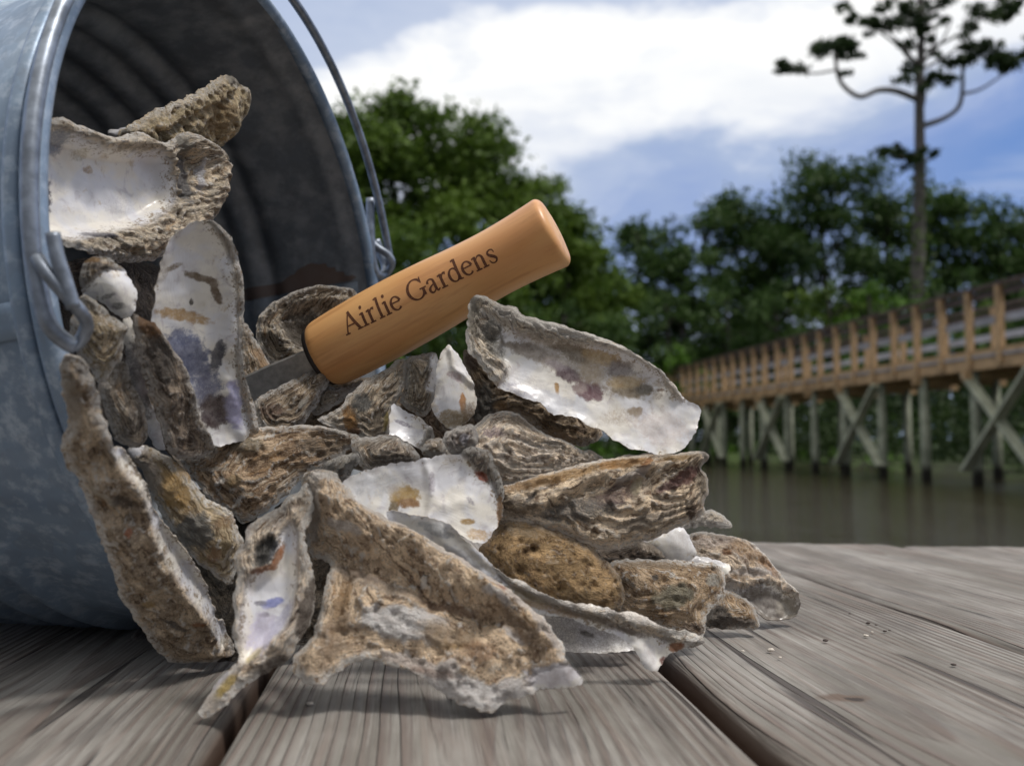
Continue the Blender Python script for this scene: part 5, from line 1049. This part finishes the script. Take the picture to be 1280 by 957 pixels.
shell('slender shell with violet-white cup, dark hole and twisted yellow tail at the lower front left', [(385,603),(375,612),(360,622),(350,637),(335,642),(325,648),(314,655),(307,664),(307,680),(296,690),(291,700),(293,712),(297,724),(292,742),(292,758),(294,772),(288,792),(296,810),(299,825),(285,838),(270,853),(259,870),(247,887),(247,895),(260,897),(272,888),(288,876),(300,861),(320,848),(340,836),(356,828),(373,806),(386,781),(393,755),(393,717),(387,695),(382,670),(388,650),(394,622)],
  .268, 2, -7, umbo=(366,622), bulge=2.5, thick=2.5, ocol=(.58,.50,.43), rough=.9, frill=.6,
  regions=[([(349,668),(358,655),(366,650),(373,662),(374,695),(372,735),(368,765),(360,785),(341,801),(323,816),(309,830),(299,824),(299,790),(303,755),(305,728),(318,716),(335,708),(345,690)], 'nacre', -6)],
  ridges=[([(372,650),(381,690),(382,740),(372,780),(350,810)], 2.5, 2.4), ([(300,700),(301,740),(298,790)], 1.6, 1.6), ([(360,625),(340,650),(318,680)], 1.8, 3)],
  spots=[(331,691,12,21,(.055,.055,.055),.97,22,-3),(342,688,4,14,(.16,.17,.20),.8,18),(347,697,4,20,(.36,.13,.035),.92,22),(330,712,16,4,(.28,.11,.04),.85,-20),(340,751,15,6,(.24,.28,.62),.9,-18),(330,766,6,3,DK,.8),(324,752,8,3,(.2,.2,.26),.8),(325,790,18,26,(.68,.66,.84),.75),(350,775,8,24,(.42,.42,.58),.6,30),(318,818,12,5,(.60,.50,.22),.8,-40),(282,858,6,20,(.52,.38,.10),.8,38),(264,878,12,10,(.64,.58,.52),.7),(275,850,4,18,(.62,.60,.66),.7,40),(385,760,8,40,(.13,.10,.08),.85,10),(345,830,26,8,(.12,.09,.07),.85,-25),(300,665,14,30,(.62,.55,.52),.6)])
# ---- right end
shell('outermost right shell, pitted and rusty on top with its dark hollow resting on the deck', [(860,666),(875,664),(895,667),(920,671),(935,675),(952,687),(967,707),(980,722),(991,740),(997,750),(1001,762),(997,768),(982,767),(975,771),(957,770),(945,761),(932,750),(917,740),(900,737),(888,715),(872,700),(862,684)],
  .397, 4, -28, umbo=(866,668), bulge=5, thick=2.4, ocol=(.54,.44,.36), flake=.6, rough=1.3, pits=1.6, frill=.6,
  regions=[([(912,736),(930,737),(950,735),(970,733),(986,741),(996,750),(1006,764),(990,775),(960,775),(944,762),(930,750)], 'nacre', -7)],
  ridges=[([(902,728),(930,734),(955,731),(975,730),(992,742),(1000,758)], 2.6, 1.6), ([(900,716),(930,718),(960,722)], 1.2, 1.2), ([(905,722),(935,725),(965,727)], 1.0, 1.0)],
  spots=[(905,697,6,6,(.20,.08,.02),.95,0,-1.5),(930,695,30,14,(.38,.22,.10),.6,25),(960,755,44,20,(.13,.11,.095),.95,10),(985,755,12,10,(.33,.30,.25),.7,30),(940,720,34,6,(.58,.54,.52),.7),(890,680,24,10,(.55,.47,.43),.6),(960,712,14,8,(.44,.24,.12),.6,40)])
shell('little brown shell chip with orange grain tucked in front of the outermost right shell', [(900,740),(907,736),(920,742),(935,750),(945,762),(949,775),(949,787),(935,787),(915,785),(895,785),(881,784),(880,775),(892,757)], .374, 3, -18, umbo=(906,738), bulge=3.5, thick=2, ocol=(.38,.25,.14), rough=1.1, pits=1.2, spots=[(895,772,16,16,(.07,.055,.045),.9),(920,780,24,5,(.14,.11,.09),.8)], ridges=[([(885,775),(910,775),(945,784)], 1.4, 1.4)])
shell('bright white chip standing right of the orange-streaked shell', [(800,678),(808,672),(825,668),(840,660),(852,656),(860,666),(867,682),(871,692),(862,703),(845,703),(832,702),(820,690)], .358, 3, -6, 'nacre', umbo=(850,658), bulge=3, thick=1.8, spots=[(850,680,16,20,(.80,.79,.78),.7),(815,680,10,6,(.60,.55,.42),.6)])
shell('thin translucent grey flake lying on the scarred shell', [(858,704),(865,694),(882,695),(898,700),(912,704),(913,711),(905,719),(890,712),(870,706)], .362, 3, -20, 'nacre', umbo=(866,695), bulge=1.2, thick=1., spots=[(880,702,26,8,(.42,.42,.46),.7,10)])
shell('dark shell slit with a pale speckled lip below the orange-streaked shell', [(738,688),(760,684),(785,681),(805,676),(822,686),(834,700),(800,706),(765,706),(745,704)], .352, 3, -10, umbo=(805,677), bulge=2, thick=2, ocol=(.10,.075,.06), rough=.8, chalk=.2, spots=[(812,686,22,7,(.50,.42,.34),.9,25)], ridges=[([(785,682),(808,680),(832,698)], 1.6, 2)])
shell('pointed white flake sticking out right under the broken end of the orange-streaked shell', [(850,660),(856,648),(868,640),(880,636),(892,637),(905,645),(914,655),(914,659),(905,660),(895,659),(880,657),(866,660)], .372, 5, -14, umbo=(860,650), bulge=1.8, thick=1.6, ocol=(.66,.62,.58), rough=.8, frill=.5)
# ---- filler shells added behind the gaps, coloured dark to stand in for shade
shell('brown filler shell added to darken the gaps behind the knife-side shells', [(320,520),(380,490),(440,470),(520,480),(560,520),(540,575),(470,590),(380,580),(330,560)], .372, 5, -12, bulge=4, thick=3, ocol=(.17,.13,.09), rough=1., chalk=.3, step=1.2)
shell('dark filler shell added to darken the gaps in the middle of the heap', [(500,500),(560,480),(620,490),(650,540),(640,590),(580,610),(520,590),(490,545)], .360, 5, -10, bulge=4, thick=3, ocol=(.16,.12,.09), rough=1., chalk=.3, step=1.2)
shell('dark filler shell added to darken the gaps under the orange-streaked one', [(610,640),(680,620),(760,640),(810,680),(800,740),(740,760),(660,740),(620,690)], .362, 5, -10, bulge=4, thick=3, ocol=(.14,.105,.075), rough=1., chalk=.2, step=1.2)
shell('near-black filler shell coloured as shade, added behind the front pair', [(330,640),(390,610),(450,640),(460,720),(440,790),(400,812),(350,800),(330,720)], .330, 5, -8, bulge=4, thick=3, ocol=(.035,.027,.02), rough=1., chalk=.1, step=1.2)
shell('blackish filler shell coloured as shade, added in the gap beside the long left shell', [(215,600),(280,620),(330,650),(335,730),(320,800),(300,828),(262,826),(240,790),(225,740),(212,680)], .326, 5, -8, bulge=4, thick=3, ocol=(.03,.025,.02), rough=1., chalk=.05, step=1.2)
shell('dark filler shell coloured as shade, added in the bucket under the white cupped one', [(60,330),(120,320),(200,330),(240,360),(230,440),(200,520),(150,540),(100,500),(70,420)], .352, 60, -10, bulge=4, thick=3, ocol=(.05,.04,.035), rough=1., chalk=.05, step=1.3)
shell('dark filler shell coloured as shade, added on the bucket floor behind the tall white one', [(180,440),(300,430),(380,470),(400,540),(330,590),(240,600),(190,540)], .385, 40, -20, bulge=5, thick=3, ocol=(.10,.08,.065), rough=1., chalk=.1, step=1.3)
# ---- crumbs on the deck
M_CR = simple('shell_crumb', (.55, .50, .44), .8, 0, 900, .4); M_CRD = simple('dark_crumb', (.05, .035, .03), .8, 0, 900, .4)
def crumb(px, py, r, mt, lb, g):
    d = ray(px, py); t = -CAMH/d[2]; c = ORG+d*t; rng = np.random.default_rng(int(px*7+py)); bm = bmesh.new(); bmesh.ops.create_icosphere(bm, subdivisions=2, radius=1)
    V = np.array([v.co[:] for v in bm.verts]); Fc = [[v.index for v in f.verts] for f in bm.faces]; bm.free()
    V = V*(1+.35*fbm(V*1.3+px, 3)[:, None])*np.array([1.3, .9, .55])*r; o = mk('deck_crumb', V+c+np.array([0, 0, r*.35]), Fc, mt, None, tuple(c), True); tag(o, lb, 'crumb', g)
wc = 'tiny pale shell chips on the board right of the heap'; dc = 'tiny dark specks on the board at right'
for (x, y, r) in ((928,814,.0007),(963,813,.0011),(1082,795,.0009),(975,822,.0006),(1090,790,.0005)): crumb(x, y, r, M_CR, 'tiny pale shell chip on the board right of the heap', wc)
for (x, y, r) in ((1085,779,.0008),(1095,781,.0005),(1106,789,.0007),(1032,801,.0009),(1192,831,.0008),(1112,788,.0005),(1062,767,.0005)): crumb(x, y, r, M_CRD, 'tiny dark speck on the board at right', dc)
crumb(388, 880, .0009, M_CR, 'pale shell chip on the front board under the broad brown shell', None)
